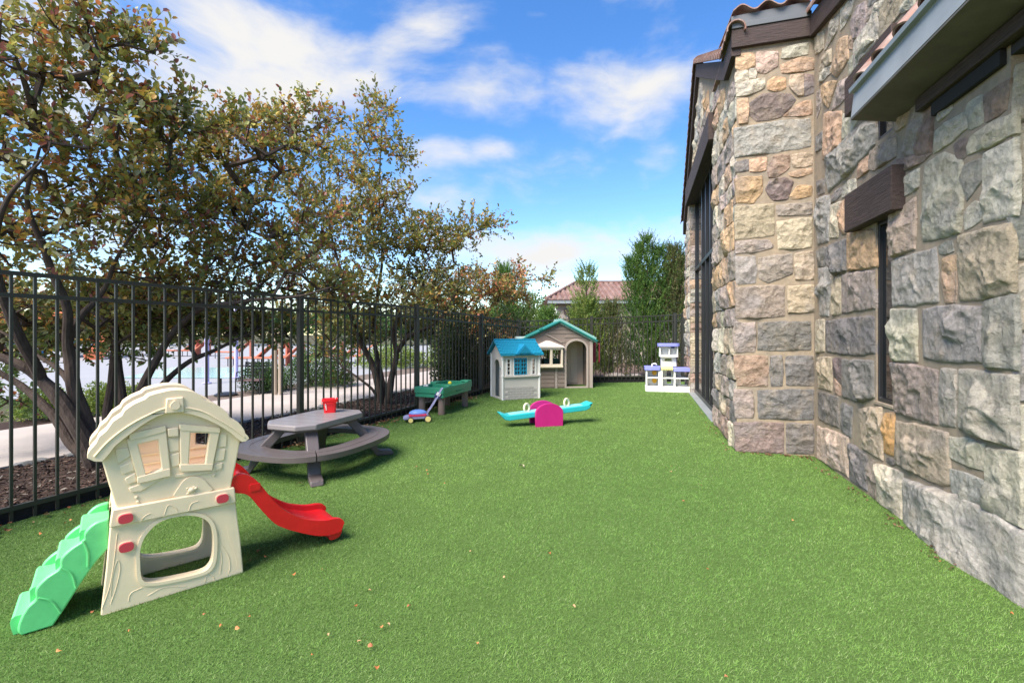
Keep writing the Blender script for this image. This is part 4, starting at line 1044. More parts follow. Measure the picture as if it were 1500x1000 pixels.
for i, (u, v, D, a) in enumerate(spots):
    p = PB(u, v, D)
    lab = ['coral lounger just above the dark metal chair', 'coral lounger behind the beige post', 'coral lounger between the beige post and the wide fence post', 'coral lounger just right of the wide fence post',
           'coral lounger above the bronze-tinged bush', 'coral lounger left of the multi-stemmed tree', 'coral lounger seen through the stems of the multi-stemmed tree', 'farther coral lounger above the leftward slide house gable',
           'farther coral lounger right beside its twin above the slide house', 'farther coral lounger behind the lavender pole'][i]
    if i == 0: lp.location = (p.x, D, 0); lp.rotation_euler = (0, 0, R(a)); lp['label'] = lab; o = lp
    else: o = dup(lp, (p.x, D, 0), R(a), lab)
# metal chair
def metal_chair(c, rz):
    t = thing('patio_chair', 'dark metal chair with a woven strap back beyond the path', 'chair', c, rz)
    for x in (-.24, .24):
        MB().tube([(x, -.24, 0), (x, -.24, .34), (x, .18, .34)], .014, 6).build('leg', blackmetal, t)
        MB().tube([(x, .22, 0), (x, .2, .3), (x, .26, .68)], .014, 6).build('leg', blackmetal, t)
        MB().tube([(x, -.24, .34), (x, -.2, .48), (x, .22, .48)], .012, 6).build('armrest', blackmetal, t)
    MB().box(-.24, .24, -.24, .22, .29, .31).build('seat', M_('chair_pad', (.10, .06, .06), .8), t)
    for i in range(5): MB().box(-.24, .24, .232+.012*i, .242+.012*i, .36+.066*i, .40+.066*i).build('strap', blackmetal, t)
    for i in range(6): MB().bar((-.19+.076*i, .228, .34), (-.19+.076*i, .262, .68), .035, .006).build('strap', blackmetal, t)
    return t
metal_chair((G(366, 577).x, G(366, 577).y+.1, 0), R(8))
t = thing('umbrella_stand', 'short black parasol stand with a flat base right above the slide house roof', 'parasol base', (G(331, 579).x, G(331, 579).y, 0))
MB().lathe([(.22, 0), (.22, .03), (.16, .06), (.03, .08)], 16).build('base', blackmetal, t); MB().tube([(-.12, 0, .04), (-.12, 0, .36)], .03, 8).build('tube', blackmetal, t)
lav = M_('lavender_paint', (.42, .40, .68), .5)
for u, D, lab in ((346, 13.5, 'lavender pole left of the dark metal chair'), (303, 12.0, 'lavender pole just left of the parasol stand')):
    p = PB(u, 500, D); o = MB().tube([(0, 0, 0), (0, 0, 2.3)], .055, 10).lathe([(.11, 0), (.11, .02), (.06, .03)], 10).build('water_pole', lav); o.location = (p.x, D, 0); tag(o, lab, 'pole')
p = G(407, 578); t = thing('wooden_post', 'pale beige double post at the path edge in front of the green bushes', 'post', (p.x, p.y, 0))
pw = M_('pale_wood', (.33, .27, .22), .8, .2, bump=.003, bscale=20, var=.2, vscale=8, stretch=(1, 1, .2))
for x in (-.055, .055): MB().tube([(x, 0, -.02), (x, 0, 1.5)], .045, 10).build('pole', pw, t)
# water play structure far left
ps = thing('play_structure', 'blue-posted water play structure with orange slide and yellow roof far behind the trees', 'play structure', (-25.5, 25, 0))
bp = M_('blue_paint', (.03, .27, .72), .4); yp = M_('yellow_paint', (.80, .55, .05), .5); op = M_('orange_paint', (.80, .22, .10), .5)
for x in (-1.6, -.2, 1.5, 2.7): MB().tube([(x, 0, 0), (x, 0, 2.2)], .14, 10).build('post', bp, ps)
MB().box(-1.8, 2.9, -1.2, 1.2, .9, 1.0).build('deck', yp, ps)
MB().prism([(-2, 1.85), (3.1, 1.85), (2.2, 2.4), (-1.1, 2.4)], -1.4, 1.4).build('roof', op, ps)
b = MB(); [b.bar((x, -1.2, 1.0), (x, -1.2, 1.5), .05, .05) for x in np.linspace(-1.7, 2.8, 14)]; b.build('railing', wm, ps, kind='stuff')
MB().tube([(2.9, 0, 1.1), (3.7, -.6, 1.0), (4.4, -1.5, .55), (4.9, -2.5, .2)], .38, 12).build('slide', op, ps)
# stones along the path edge
pe = M_('edging_rock', (.17, .17, .17), .9, .2, bump=.01, bscale=18, var=.3, vscale=9)
rr = random.Random(4)
protos = []
for k in range(4):
    b = MB(); b.lathe([(.6, 0), (1, .35), (.85, .8), (.3, 1.05)], 8)
    for j, v in enumerate(b.v):
        q = noise.noise_vector(Vector(v)*1.6+Vector((k*9, 0, 0)))*.35; b.v[j] = (v[0]+q.x, v[1]+q.y, v[2]+q.z*.5)
    protos.append(b.mesh('edging_rock', pe, True, 40))
d = 3.2; k = 0
while d < 11:
    o = link_mesh('edging_rock', protos[k % 4]); s_ = rr.uniform(.045, .095)
    o.scale = (s_*rr.uniform(1, 1.5), s_, s_*.7); o.rotation_euler = (0, 0, rr.uniform(0, 6.28)); o.location = (fx(d, -2.02+rr.uniform(-.05, .05)), d, -.02)
    tag(o, 'fist-sized grey rock in the row edging the mulch along the path', 'rock', 'grey rocks edging the mulch bed'); d += rr.uniform(.10, .30); k += 1
# mulch chips
def mulch_chips():
    n = 16000; rr = np.random.default_rng(3)
    D = 2.2+rr.random(n)**1.4*9.5; off = -rr.uniform(.1, 2.05, n); x = 284*D/670-4.86+off
    base = np.stack([x, D, rr.uniform(-.014, .012, n)], 1); d_ = rr.normal(size=(n, 3))*np.array([1, 1, .35]); nr = np.array([0, 0, 1.])+rr.normal(size=(n, 3))*.4
    c = np.array([.075, .050, .040])*rr.uniform(.35, 1.5, (n, 1)); g_ = rr.random(n) < .10; c[g_] = np.array([.22, .19, .16])*rr.uniform(.6, 1.2, (g_.sum(), 1))
    sz = rr.uniform(.02, .055, n)
    link_mesh('mulch_chips', leaves_mesh('mulch_chips', base, d_, nr, sz, sz*.4, c, M_('chip', attr='Col', rough=.95, spec=.1)), kind='stuff', label='dark brown bark mulch chips between the fence and the path', category='mulch')
    n = 500; tt = rr.random(n); k_ = rr.integers(0, 3, n)
    segs_ = [(A0, D0_), (B1, A0), (B1, C0)]
    pts_ = np.array([list(segs_[k][0].lerp(segs_[k][1], t)) for k, t in zip(k_, tt)]); offn = np.array([[-WY.x, -WY.y], [WX.x, WX.y], [-WY.x, -WY.y]])[k_]
    p2 = pts_+offn*(.055+np.abs(rr.normal(size=(n, 1)))*.045); base = np.stack([p2[:, 0], p2[:, 1], np.full(n, .012)], 1)
    keepw = (np.sin(tt*31+k_)+rr.random(n)) > .2; base = base[keepw]; n = len(base); c = np.array([.16, .09, .05])*rr.uniform(.5, 1.8, (n, 1)); sz = rr.uniform(.012, .03, n)
    link_mesh('wall_foot_debris', leaves_mesh('wall_foot_debris', base, rr.normal(size=(n, 3))*np.array([1, 1, .3]), np.array([0, 0, 1.])+rr.normal(size=(n, 3))*.5, sz, sz*.6, c), kind='stuff', label='brown leaf crumbs along the foot of the stone wall', category='leaf litter')
    n = 5200
    # fallen leaves collected against the fence foot (yard side)
    D = 2.0+rr.random(n)**1.1*9.6; side_ = np.abs(rr.normal(size=n))*.12
    keep = (np.sin(D*5)+np.sin(D*13+1) > .3) | (rr.random(n) < .10); D = D[keep]; side_ = side_[keep]; n = len(D)
    x = 284*D/670-4.86+.03+side_
    base = np.stack([x, D, .018+.014*rr.random(n)], 1); d_ = rr.normal(size=(n, 3))*np.array([1, 1, .3]); nr = np.array([0, 0, 1.])+rr.normal(size=(n, 3))*.5
    pal_ = np.array([(.34, .13, .05), (.24, .10, .05), (.38, .24, .12), (.16, .10, .06)]); c = pal_[rr.integers(4, size=n)]*rr.uniform(.7, 1.3, (n, 1)); sz = rr.uniform(.02, .045, n)
    sel = rr.random(n) < .42
    link_mesh('leaf_litter', leaves_mesh('leaf_litter', base[sel], d_[sel], nr[sel], sz[sel], sz[sel]*.6, c[sel]), kind='stuff', label='orange brown leaf litter gathered along the foot of the left fence', category='leaf litter')
mulch_chips()

# ------------------------------------------------------------------ slide climber
E1 = Vector((.749, .663)); E1.normalize(); Pc = Vector((-1.932, 2.147))
def LC(u, v, yo=0.0): return toPl(u, v, Pc, E1, yo)
def c1(pts, yo=0.0): return [LC(x/2.5, 540+y/2.5, yo) for x, y in pts]
cl = thing('slide_climber', 'cream toddler playhouse climber with green steps and a red slide', 'play slide', (Pc.x, Pc.y, 0), math.atan2(E1.y, E1.x))
low = c1([(368, 908), (630, 826), (892, 745), (880, 620), (862, 487), (640, 530), (402, 580), (388, 740)])
low = [(a, max(0.0, z)) for a, z in low]; low[0] = (low[0][0], 0.0); low[1] = (low[1][0], 0); low[2] = (low[2][0], 0.0)
holep = smooth_closed(c1([(512, 700), (514, 655), (532, 610), (575, 565), (630, 543), (700, 535), (755, 552), (780, 600), (781, 680), (768, 722), (735, 745), (640, 768), (560, 780), (520, 768)]), 4)
upper = c1([(428, 512), (640, 470), (845, 436), (868, 330), (880, 262), (830, 215), (760, 170), (700, 150), (640, 148), (580, 165), (500, 215), (430, 270), (372, 335), (400, 430)])
win1 = c1([(505, 275), (578, 258), (592, 365), (535, 390)]); win2 = c1([(697, 232), (767, 235), (750, 350), (690, 352)])
DEP = .38
roof_out = smooth_closed(c1([(320, 322), (330, 292), (352, 268), (362, 245), (390, 222), (412, 190), (445, 168), (455, 150), (490, 125), (530, 108), (545, 95), (600, 80), (650, 74), (700, 80), (735, 98), (745, 112), (790, 128), (830, 160), (838, 178), (868, 192), (890, 220), (893, 232), (908, 250), (880, 264), (842, 232), (790, 200), (730, 174), (665, 158), (600, 162), (540, 190), (480, 232), (420, 280), (376, 334)]), 2)
for y0, sgn in ((0, 1), (DEP, -1)):
    MB().prism(low, y0, y0+.045*sgn, [holep]).build('lower_panel', creamwood, cl, bevel=.010, seg=3)
    # raised rim round the crawl hole
    rim_i = holep; cxh = sum(p[0] for p in rim_i)/len(rim_i); czh = sum(p[1] for p in rim_i)/len(rim_i)
    rim_o = [(cxh+(p[0]-cxh)*1.10, czh+(p[1]-czh)*1.10) for p in rim_i]; rim_in = [(cxh+(p[0]-cxh)*.995, czh+(p[1]-czh)*.995) for p in rim_i]
    MB().prism(rim_o, y0-.008*sgn, y0+.05*sgn, [rim_in]).build('hole_rim', cream, cl, bevel=.005, seg=3)
    if sgn == 1:
        MB().prism(upper, y0, y0+.035, [win1, win2]).build('upper_wall', cream, cl, bevel=.006)
    else:
        w2 = [(p[0]+.02, p[1]) for p in win2]
        rearhole = c1([(716, 234), (766, 235), (762, 278), (716, 275)], .36)
        MB().prism(upper, y0, y0-.035, [rearhole]).build('upper_wall', pinkish if False else cream, cl, bevel=.006)
    MB().prism(roof_out, y0-.035*sgn, y0+.10*sgn).build('roof', cream, cl, bevel=.012, seg=3)
    belt = c1([(410, 512), (640, 470), (857, 432), (864, 487), (640, 531), (400, 580)])
    MB().prism(belt, y0-.016*sgn, y0+.03*sgn).build('belt', cream, cl, bevel=.006)
MB().prism(rrect(.04, .43, .55, .47, .01), .045, DEP-.045).build('deck', cream, cl, bevel=.004)
MB().tube([(p[0], -.036, p[1]) for p in smooth_open(c1([(345, 316), (400, 257), (470, 204), (540, 166), (600, 142), (665, 138), (735, 152), (790, 180), (850, 216), (890, 246)]), 4)], .0045, 6).build('roof_moulding', cream, cl)
# eave moulding line and window frames (outer frames, muntin-free), shutters of the house front
fr1 = c1([(462, 256), (608, 220), (626, 383), (506, 415)]); MB().prism(fr1, -.014, .001, [win1]).build('window_frame', cream, cl, bevel=.005, seg=3)
fr2 = c1([(656, 205), (806, 222), (778, 362), (660, 368)]); MB().prism(fr2, -.014, .001, [win2]).build('window_frame', cream, cl, bevel=.005, seg=3)
for q in ([(612, 218), (652, 213), (654, 245), (616, 248)], [(655, 348), (780, 346), (778, 368), (658, 373)], [(500, 395), (622, 362), (626, 388), (502, 418)], [(470, 236), (606, 206), (610, 226), (474, 262)], [(655, 200), (806, 214), (806, 232), (656, 222)]):
    MB().prism(c1(q), -.018, .001).build('trim', cream, cl, bevel=.004)
for q in ([(420, 292), (470, 288), (480, 318), (430, 350)], [(438, 356), (486, 338), (494, 372), (448, 386)], [(456, 402), (496, 378), (502, 410), (470, 424)], [(470, 436), (560, 402), (600, 398), (520, 446), (480, 452)],
          [(612, 256), (655, 250), (656, 300), (620, 306)], [(620, 314), (656, 306), (658, 352), (628, 360)], [(804, 236), (830, 238), (828, 285), (796, 288)], [(792, 296), (826, 292), (820, 334), (784, 340)], [(782, 350), (816, 342), (812, 366), (776, 376)],
          [(470, 216), (540, 205), (560, 214), (470, 240)], [(640, 386), (770, 372), (800, 376), (700, 392), (640, 398)]):
    MB().prism(c1(q), -.006, .001).build('moulded_brick', cream, cl, bevel=.004)
MB().prism(c1([(606, 106), (668, 100), (672, 155), (602, 160)]), -.045, -.03).build('gable_panel', cream, cl, bevel=.005)
MB().prism(smooth_closed(c1([(620, 128), (637, 112), (655, 125), (652, 140), (637, 146), (622, 142)]), 3), -.052, -.04).build('gable_medallion', cream, cl, bevel=.003)
arch = smooth_closed(c1([(641, 472), (655, 430), (678, 402), (705, 392), (740, 400), (765, 425), (772, 446)]), 3)
MB().prism(arch, -.008, .001).build('arch_panel', cream, cl, bevel=.004)
tb = LC(700/2.5, 540+442/2.5)
b = MB(); b.ball((tb[0], -.01, tb[1]), (.016, .010, .014)); b.ball((tb[0]+.019, -.012, tb[1]+.006), (.008, .007, .007))
for dx, dz in ((-.016, .012), (.014, -.014), (-.014, -.014), (.012, .014)): b.ball((tb[0]+dx, -.008, tb[1]+dz), (.007, .005, .005), 6, 5)
b.build('turtle_relief', cream, cl)
for (x, y) in ((500, 470), (505, 486), (784, 388)):
    p = LC(x/2.5, 540+y/2.5); MB().lathe([(.007, 0), (.007, .004), (.003, .006)], 10, Matrix.Translation((p[0], -.0, p[1])) @ Matrix.Rotation(R(90), 4, 'X')).build('moulded_bolt', cream, cl)
for (x, y) in ((460, 542), (463, 650), (812, 470)):
    p = LC(x/2.5, 540+y/2.5)
    pr = [(p[0]+.029*math.cos(a)*(1-.05*math.cos(4*a)), p[1]+.023*math.sin(a)*(1-.05*math.cos(4*a))) for a in [2*math.pi*i/24 for i in range(24)]]
    yy = -.016 if y != 650 else 0
    MB().prism([(p[0]+(q[0]-p[0])*1.12, p[1]+(q[1]-p[1])*1.12) for q in pr], yy-.004, yy+.001).build('knob_ring', cream, cl, bevel=.002)
    MB().prism(pr, yy-.016, yy-.003).build('knob', knobpl, cl, bevel=.005, seg=3)
# moulded wood-grain grooves as thin raised curves on the lower legs
for ln2 in ([(372, 880), (400, 800), (415, 720), (425, 640), (430, 600)], [(405, 860), (425, 800), (440, 730), (430, 700), (412, 760), (405, 830)], [(470, 850), (480, 820), (520, 800)], [(800, 600), (810, 640), (835, 680), (842, 720), (838, 745)], [(825, 560), (838, 620), (858, 670), (868, 730)],
            [(800, 640), (812, 690), (806, 750)], [(750, 780), (760, 755), (780, 758), (785, 775)], [(600, 530), (615, 495), (640, 505), (650, 520)], [(690, 515), (700, 490), (725, 480)], [(510, 560), (530, 535), (550, 525)], [(540, 830), (600, 800), (680, 795)]):
    pts_ = [(p[0], -.001 - (.016 if y_ < 530 and False else 0), p[1]) for p, (x_, y_) in zip(c1(ln2), ln2)]
    if ln2[0][1] in (530, 515, 560): pts_ = [(p[0], p[1]-.016, p[2]) for p in pts_]
    MB().tube(smooth_open(pts_, 5), .0013, 5).build('moulded_grain', cream, cl)
# interior flecks seen through the windows: peach inner panel on the rear wall
MB().prism([(.10, .50), (.52, .50), (.52, .82), (.10, .82)], DEP-.045, DEP-.0355, [c1([(716, 234), (766, 235), (762, 278), (716, 275)], .34)]).build('inner_panel', pinkish, cl, bevel=.004)
for z in (.56, .605, .655): MB().box(.10, .50, DEP-.050, DEP-.0455, z, z+.006).build('inner_groove', cream, cl)
# red slide
nu = [LC(x/2.5, 540+y/2.5, .03) for x, y in [(835, 412), (858, 392), (882, 383), (905, 386), (930, 400), (955, 425), (1000, 480), (1040, 515), (1080, 535), (1120, 548), (1180, 552), (1225, 545), (1250, 548), (1258, 560)]]
nl = [LC(x/2.5, 540+y/2.5, .03) for x, y in [(835, 445), (862, 452), (895, 455), (920, 472), (945, 503), (1000, 560), (1040, 580), (1080, 592), (1150, 607), (1200, 606), (1245, 592)]]
nu = smooth_open(nu, 3); nl = smooth_open(nl, 3)
nl = [(a, max(z, .004)) for a, z in nl]
side_poly = nu+list(reversed(nl))
rl = MB().prism(side_poly, .012, .045).build('slide_rail', redpl, cl, bevel=.009, seg=3)
MB().prism(side_poly, .335, .37).build('slide_rail', redpl, cl, bevel=.009, seg=3)
bed = [(a, z-.032) for a, z in nu]; bed2 = [(a, max(z-.02, .004)) for a, z in bed]
def fl(p): return (p[0], max(p[1], .012))
MB().prism([fl(p) for p in bed]+[(a, max(z-.014, .003)) for a, z in [fl(p) for p in reversed(bed)]], .040, .340).build('slide_bed', redpl, cl, bevel=.003)
ea, ez_ = nu[-1][0], nu[-1][1]
MB().prism(smooth_closed([(ea-.085, ez_*.20), (ea-.03, ez_*.22), (ea-.008, ez_*.55), (ea-.03, ez_*.80), (ea-.085, ez_*.5)], 3), .03, .35).build('slide_lip', redpl, cl, bevel=.004)
MB().prism(rrect(nu[0][0]+.10, nu[0][1]-.075, nu[0][0]+.155, nu[0][1]-.035, .006), .006, .013).build('moulded_square', redpl, cl, bevel=.002)
# green steps
up_ = [(168, 762), (150, 770), (135, 782), (122, 790), (112, 802), (106, 816), (92, 826), (80, 838), (74, 850), (58, 862), (46, 876), (38, 890), (30, 905), (27, 920)]
lo_ = [(27, 929), (48, 924), (88, 916), (104, 896), (118, 872), (136, 850), (152, 828), (166, 806)]
gu = [LC(u, v, .30) for u, v in up_]; glo = [LC(u, v, .06) for u, v in lo_]
# side silhouette rebuilt in metres from those readings
sil = [(.03, .44), (-.02, .43), (-.055, .395), (-.06, .36), (-.10, .335), (-.135, .30), (-.14, .255), (-.18, .23), (-.215, .19), (-.215, .145), (-.24, .12), (-.262, .075), (-.27, .03), (-.258, .004)]
und = [(-.16, .004), (-.12, .07), (-.07, .16), (-.02, .24), (.03, .30)]
sil = smooth_open(sil, 3)
MB().prism(sil+und, .035, .07).build('step_side', greenpl, cl, bevel=.008, seg=3)
MB().prism(sil+und, .31, .345).build('step_side', greenpl, cl, bevel=.008, seg=3)
tr_ = [(.03, .40), (-.05, .40), (-.075, .39), (-.075, .30), (-.13, .295), (-.155, .285), (-.155, .195), (-.21, .19), (-.235, .18), (-.235, .09), (-.28, .085), (-.295, .06), (-.285, .004)]
MB().prism(smooth_open(tr_, 2)+[(-.2, .004)]+[(a+.02, z+.03) for a, z in und[1:]], .065, .315).build('steps', greenpl, cl, bevel=.008, seg=3)

for (pa, pb, pc) in (((-.06, .36), (-.045, .30), (-.045, .235)), ((-.135, .26), (-.10, .22), (-.085, .15)), ((-.205, .15), (-.165, .12), (-.135, .055))):
    MB().tube(smooth_open([(p[0], .034, p[1]) for p in (pa, pb, pc)], 5), .005, 6).build('step_rib', greenpl, cl)
# ------------------------------------------------------------------ picnic table
E2 = Vector((.32, .95)).normalized()
pt = thing('picnic_table', 'grey brown plastic toddler picnic table with wrap-around bench', 'picnic table', (-1.98, 4.66, 0), math.atan2(E2.y, E2.x))
# local x along fence direction, local y to the left (away from yard)
def oct_(a, b_, c_): return [(-a+c_, -b_), (a-c_, -b_), (a, -b_+c_), (a, b_-c_), (a-c_, b_), (-a+c_, b_), (-a, b_-c_), (-a, -b_+c_)]
MB().prism(oct_(.47, .29, .13), .425, .478, axis='z').build('tabletop', greytop, pt, bevel=.012, seg=3)
MB().prism(oct_(.42, .24, .11), .40, .425, axis='z').build('table_skirt', greyplast, pt, bevel=.004)
for x in (-.30, -.15, 0, .15, .30): MB().box(x-.002, x+.002, -.287, .287, .4775, .4785).build('board_groove', greyplast, pt)
def ring(a, b_, p, n=48, t0=0, t1=2*math.pi): return [(a*abs(math.cos(t))**(2/p)*math.copysign(1, math.cos(t)), b_*abs(math.sin(t))**(2/p)*math.copysign(1, math.sin(t))) for t in np.linspace(t0, t1, n)]
for t0, t1 in ((-math.pi+.01+math.pi*.25, .25*math.pi-.01), (.25*math.pi+.01, math.pi*1.25-.01)):
    o_ = ring(.71, .62, 2.7, 40, t0, t1); i_ = ring(.475, .385, 2.7, 40, t0, t1)
    MB().prism(o_+list(reversed(i_)), .205, .255, axis='z').build('bench', greyplast, pt, bevel=.014, seg=3)
    o2 = ring(.60, .515, 2.7, 40, t0, t1); i2 = ring(.59, .505, 2.7, 40, t0, t1)
    MB().prism(o2+list(reversed(i2)), .2545, .2575, axis='z').build('bench_groove', greyplast, pt)
for sx in (-1, 1):
    for sy in (-1, 1):
        t_ = [(sx*.26, sy*.14, .42), (sx*.40, sy*.30, .22), (sx*.52, sy*.44, .03)]
        b = MB()
        d = Vector((sx*.26, sy*.30, 0)).normalized(); s_ = Vector((-d.y, d.x, 0))
        pr = [(0, .42), (.10, .42), (.30, .205), (.36, .06), (.50, .045), (.52, .0), (.34, .0), (.22, .16), (.10, .30)]
        Mx = Matrix.Translation((sx*.24, sy*.12, 0)) @ Matrix.Rotation(math.atan2(d.y, d.x), 4, 'Z')
        b.prism(pr, -.055, .055, M=Mx); b.build('leg', greyplast, pt, bevel=.010, seg=3)
        MB().prism(rrect(.07, .27, .12, .36, .008), -.03, .03, M=Mx @ Matrix.Translation((0.02, 0, 0))).build('leg_slot', M_('slot_black', (.01, .01, .01), .9), pt) if False else None
# red bucket
bp_ = PB(485, 604, 4.9)
bk = thing('bucket', 'small square red bucket standing on the picnic table', 'bucket', (-1.95, 4.9, .478), R(22))
bprof = lambda w_: rrect(-w_, -w_*.8, w_, w_*.8, .02, 3)
b = MB(); rings = [(.058, 0), (.066, .12), (.078, .122), (.080, .145), (.072, .147), (.064, .135), (.055, .01)]; vs = []; fs = []
for w_, z in rings: vs += [(p[0], p[1], z) for p in bprof(w_)]
n_ = len(bprof(.05))
for i in range(len(rings)-1):
    for j in range(n_): fs.append((i*n_+j, i*n_+(j+1) % n_, (i+1)*n_+(j+1) % n_, (i+1)*n_+j))
fs.append(tuple(range(n_))); fs.append(tuple((len(rings)-1)*n_+j for j in range(n_)))
MB().add(vs, fs).build('pail', redpl, bk)
for i, (w_, z) in enumerate([(.012, .095), (.016, .080), (.012, .066), (.015, .052), (.010, .038)]):
    MB().box(-w_/2, w_/2, -.0005, .0005, -.004, .004).build('label_mark', wm, bk).location = (-.045+.002*i, -.0508-.0075*(z/.12)*.8+0.0, z)
MB().tube([(-.078, 0, .135), (-.082, -.05, .10), (-.02, -.066, .105), (.05, -.066, .112), (.082, -.05, .12), (.078, 0, .135)], .003, 6).build('handle', redpl, bk)

# ------------------------------------------------------------------ toy mower
mw = thing('toy_mower', 'blue and red toy lawn mower with yellow wheels leaning its handle toward the green table', 'toy mower', (-1.42, 6.86, 0), R(14))
blu = M_('soft_blue_plastic', (.16, .30, .68), .35); lv = M_('lavender_plastic', (.30, .29, .46), .4); yl = M_('pale_yellow_plastic', (.78, .62, .22), .4); rd = M_('crimson_plastic', (.60, .05, .12), .4)
MB().prism([(-.20, .04), (-.21, .075), (-.15, .095), (.16, .105), (.19, .05)], -.085, .085).build('deck', lv, mw, bevel=.012)
MB().prism([(-.13, .085), (-.12, .115), (.13, .12), (.14, .09)], -.092, .092).build('skirt', rd, mw, bevel=.01)
b = MB(); b.ball((.01, 0, .125), (.135, .08, .055), 14, 8); b.build('engine_cover', blu, mw)
for x, r_ in ((-.10, .042), (.15, .052)):
    for y in (-.115, .115):
        m4 = Matrix.Translation((x, y, r_)) @ Matrix.Rotation(R(90), 4, 'X')
        wv = MB().lathe([(r_*.55, -.018), (r_*.9, -.018), (r_, -.012), (r_, .012), (r_*.9, .018), (r_*.55, .018)], 18, m4).build('wheel', M_('dark_tyre', (.03, .03, .045), .5), mw)
        MB().lathe([(r_*.8, -.021), (r_*.8, .021)], 14, m4).build('hub', yl, wv)
for y in (-.055, .055): MB().tube([(.13, y, .10), (.24, y, .26), (.33, y, .42), (.36, y*.7, .47)], .009, 7).build('handle_bar', lv, mw)
MB().tube([(.36, -.04, .47), (.375, -.03, .485), (.375, .03, .485), (.36, .04, .47)], .009, 7).build('grip', lv, mw)
for (x, z) in ((.185, .18), (.26, .295)): MB().tube([(x, -.055, z), (x, .055, z)], .008, 6).build('cross_bar', lv, mw)
MB().bar((.285, 0, .335), (.33, 0, .41), .10, .03, (0, 1, 0)).build('control_box', M_('navy_plastic', (.03, .04, .12), .4), mw, bevel=.006)
MB().bar((.30, -.0, .375), (.325, -.0, .415), .06, .05, (0, 1, 0)).build('motor_cap', wm, mw, bevel=.004)

# ------------------------------------------------------------------ green play table
E3 = Vector((.33, .94)).normalized()
gt = thing('sand_table', 'teal green sand and water table on four brown legs beside the fence', 'play table', (-1.10, 7.30, 0), math.atan2(E3.y, E3.x))
teal = M_('teal_green_plastic', (.035, .24, .135), .38, .45, var=.08, vscale=6); legp = M_('brown_leg_plastic', (.20, .145, .125), .6, .3, var=.1)
Lg, Wg = 1.10, .52
MB().prism(rrect(0, 0, Lg, Wg, .03), .285, .35, [], axis='z').build('lower_band', teal, gt, bevel=.008)
MB().prism(rrect(-.012, -.012, Lg+.012, Wg+.012, .035), .352, .445, [rrect(.05, .05, .50, Wg-.05, .03), rrect(.56, .05, Lg-.05, Wg-.05, .03)], axis='z').build('rim', teal, gt, bevel=.010, seg=3)
MB().prism(rrect(.04, .04, Lg-.04, Wg-.04, .03), .345, .372, axis='z').build('basin_floor', teal, gt)
MB().box(.20, .34, -.0, .12, .446, .462).build('moulded_step', teal, gt, bevel=.006)
MB().box(Lg-.16, Lg+.0, -.0, .16, .446, .472).build('moulded_step', teal, gt, bevel=.006)
MB().box(.50, .70, Wg-.12, Wg, .446, .475).build('moulded_step', teal, gt, bevel=.006)
for x, y in ((.10, .08), (Lg-.12, .08), (.10, Wg-.08), (Lg-.12, Wg-.08)):
    MB().lathe([(.055, 0), (.058, .02), (.052, .28)], 14, Matrix.Translation((x, y, 0))).build('leg', legp, gt, bevel=.004)
# smile-shaped moulding on the long side, facing the yard (local -y)
MB().tube(smooth_open([(.45, -.012, .352), (.50, -.015, .336), (.58, -.016, .328), (.66, -.015, .336), (.71, -.012, .352)], 4), .006, 6).build('moulded_curve', teal, gt)
o = MB().ball((0, 0, 0), .034, 14, 9).build('toy_ball', M_('yellow_ball', (.72, .62, .04), .5)); o.location = (-1.13, 8.12, .478); o.location = PB(659, 561.5, 8.05); o.location.z = .445-.073+.034+.035; tag(o, 'small yellow ball lying in the green sand table', 'ball')
o = MB().prism(rrect(-.04, -.025, .04, .025, .01), 0, .018, axis='z').ball((.01, 0, .02), (.02, .015, .012), 8, 5).build('toy_scoop', M_('pale_scoop', (.6, .62, .6), .5)); o.location = (-1.42, 7.55, .447); tag(o, 'small pale toy lying on the near rim of the green sand table', 'toy')

# ------------------------------------------------------------------ small cottage
E4 = Vector((.92, .39)).normalized()
ct = thing('small_playhouse', 'small light grey playhouse with a bright blue roof and blue shutters', 'playhouse', (-.182, 8.97, 0), math.atan2(E4.y, E4.x))
wg = M_('pale_grey_plastic', (.50, .47, .43), .5, .35, var=.05); wt = M_('white_plastic', (.66, .65, .62), .45, .35); br_ = M_('moulded_brick_plastic', (.40, .375, .35), .55, .3)
rb = M_('bright_blue_roof', (.012, .215, .33), .42, .4, var=.3, vscale=30); sb = M_('shutter_blue', (.010, .20, .33), .45)
Wc, Dc, Hc = .80, .64, .93
# front wall with three openings
fw = MB().prism([(0, 0), (Wc, 0), (Wc, Hc), (0, Hc)], 0, .03, [[(.10, .50), (.155, .50), (.155, .80), (.10, .80)], [(.235, .49), (.525, .49), (.525, .83), (.235, .83)], [(.64, .50), (.70, .50), (.70, .80), (.64, .80)]]).build('front_wall', wg, ct)
MB().prism([(0, 0), (Wc, 0), (Wc, Hc), (0, Hc)], Dc-.03, Dc, [[(.2, .5), (.6, .5), (.6, .8), (.2, .8)]]).build('rear_wall', wg, ct)
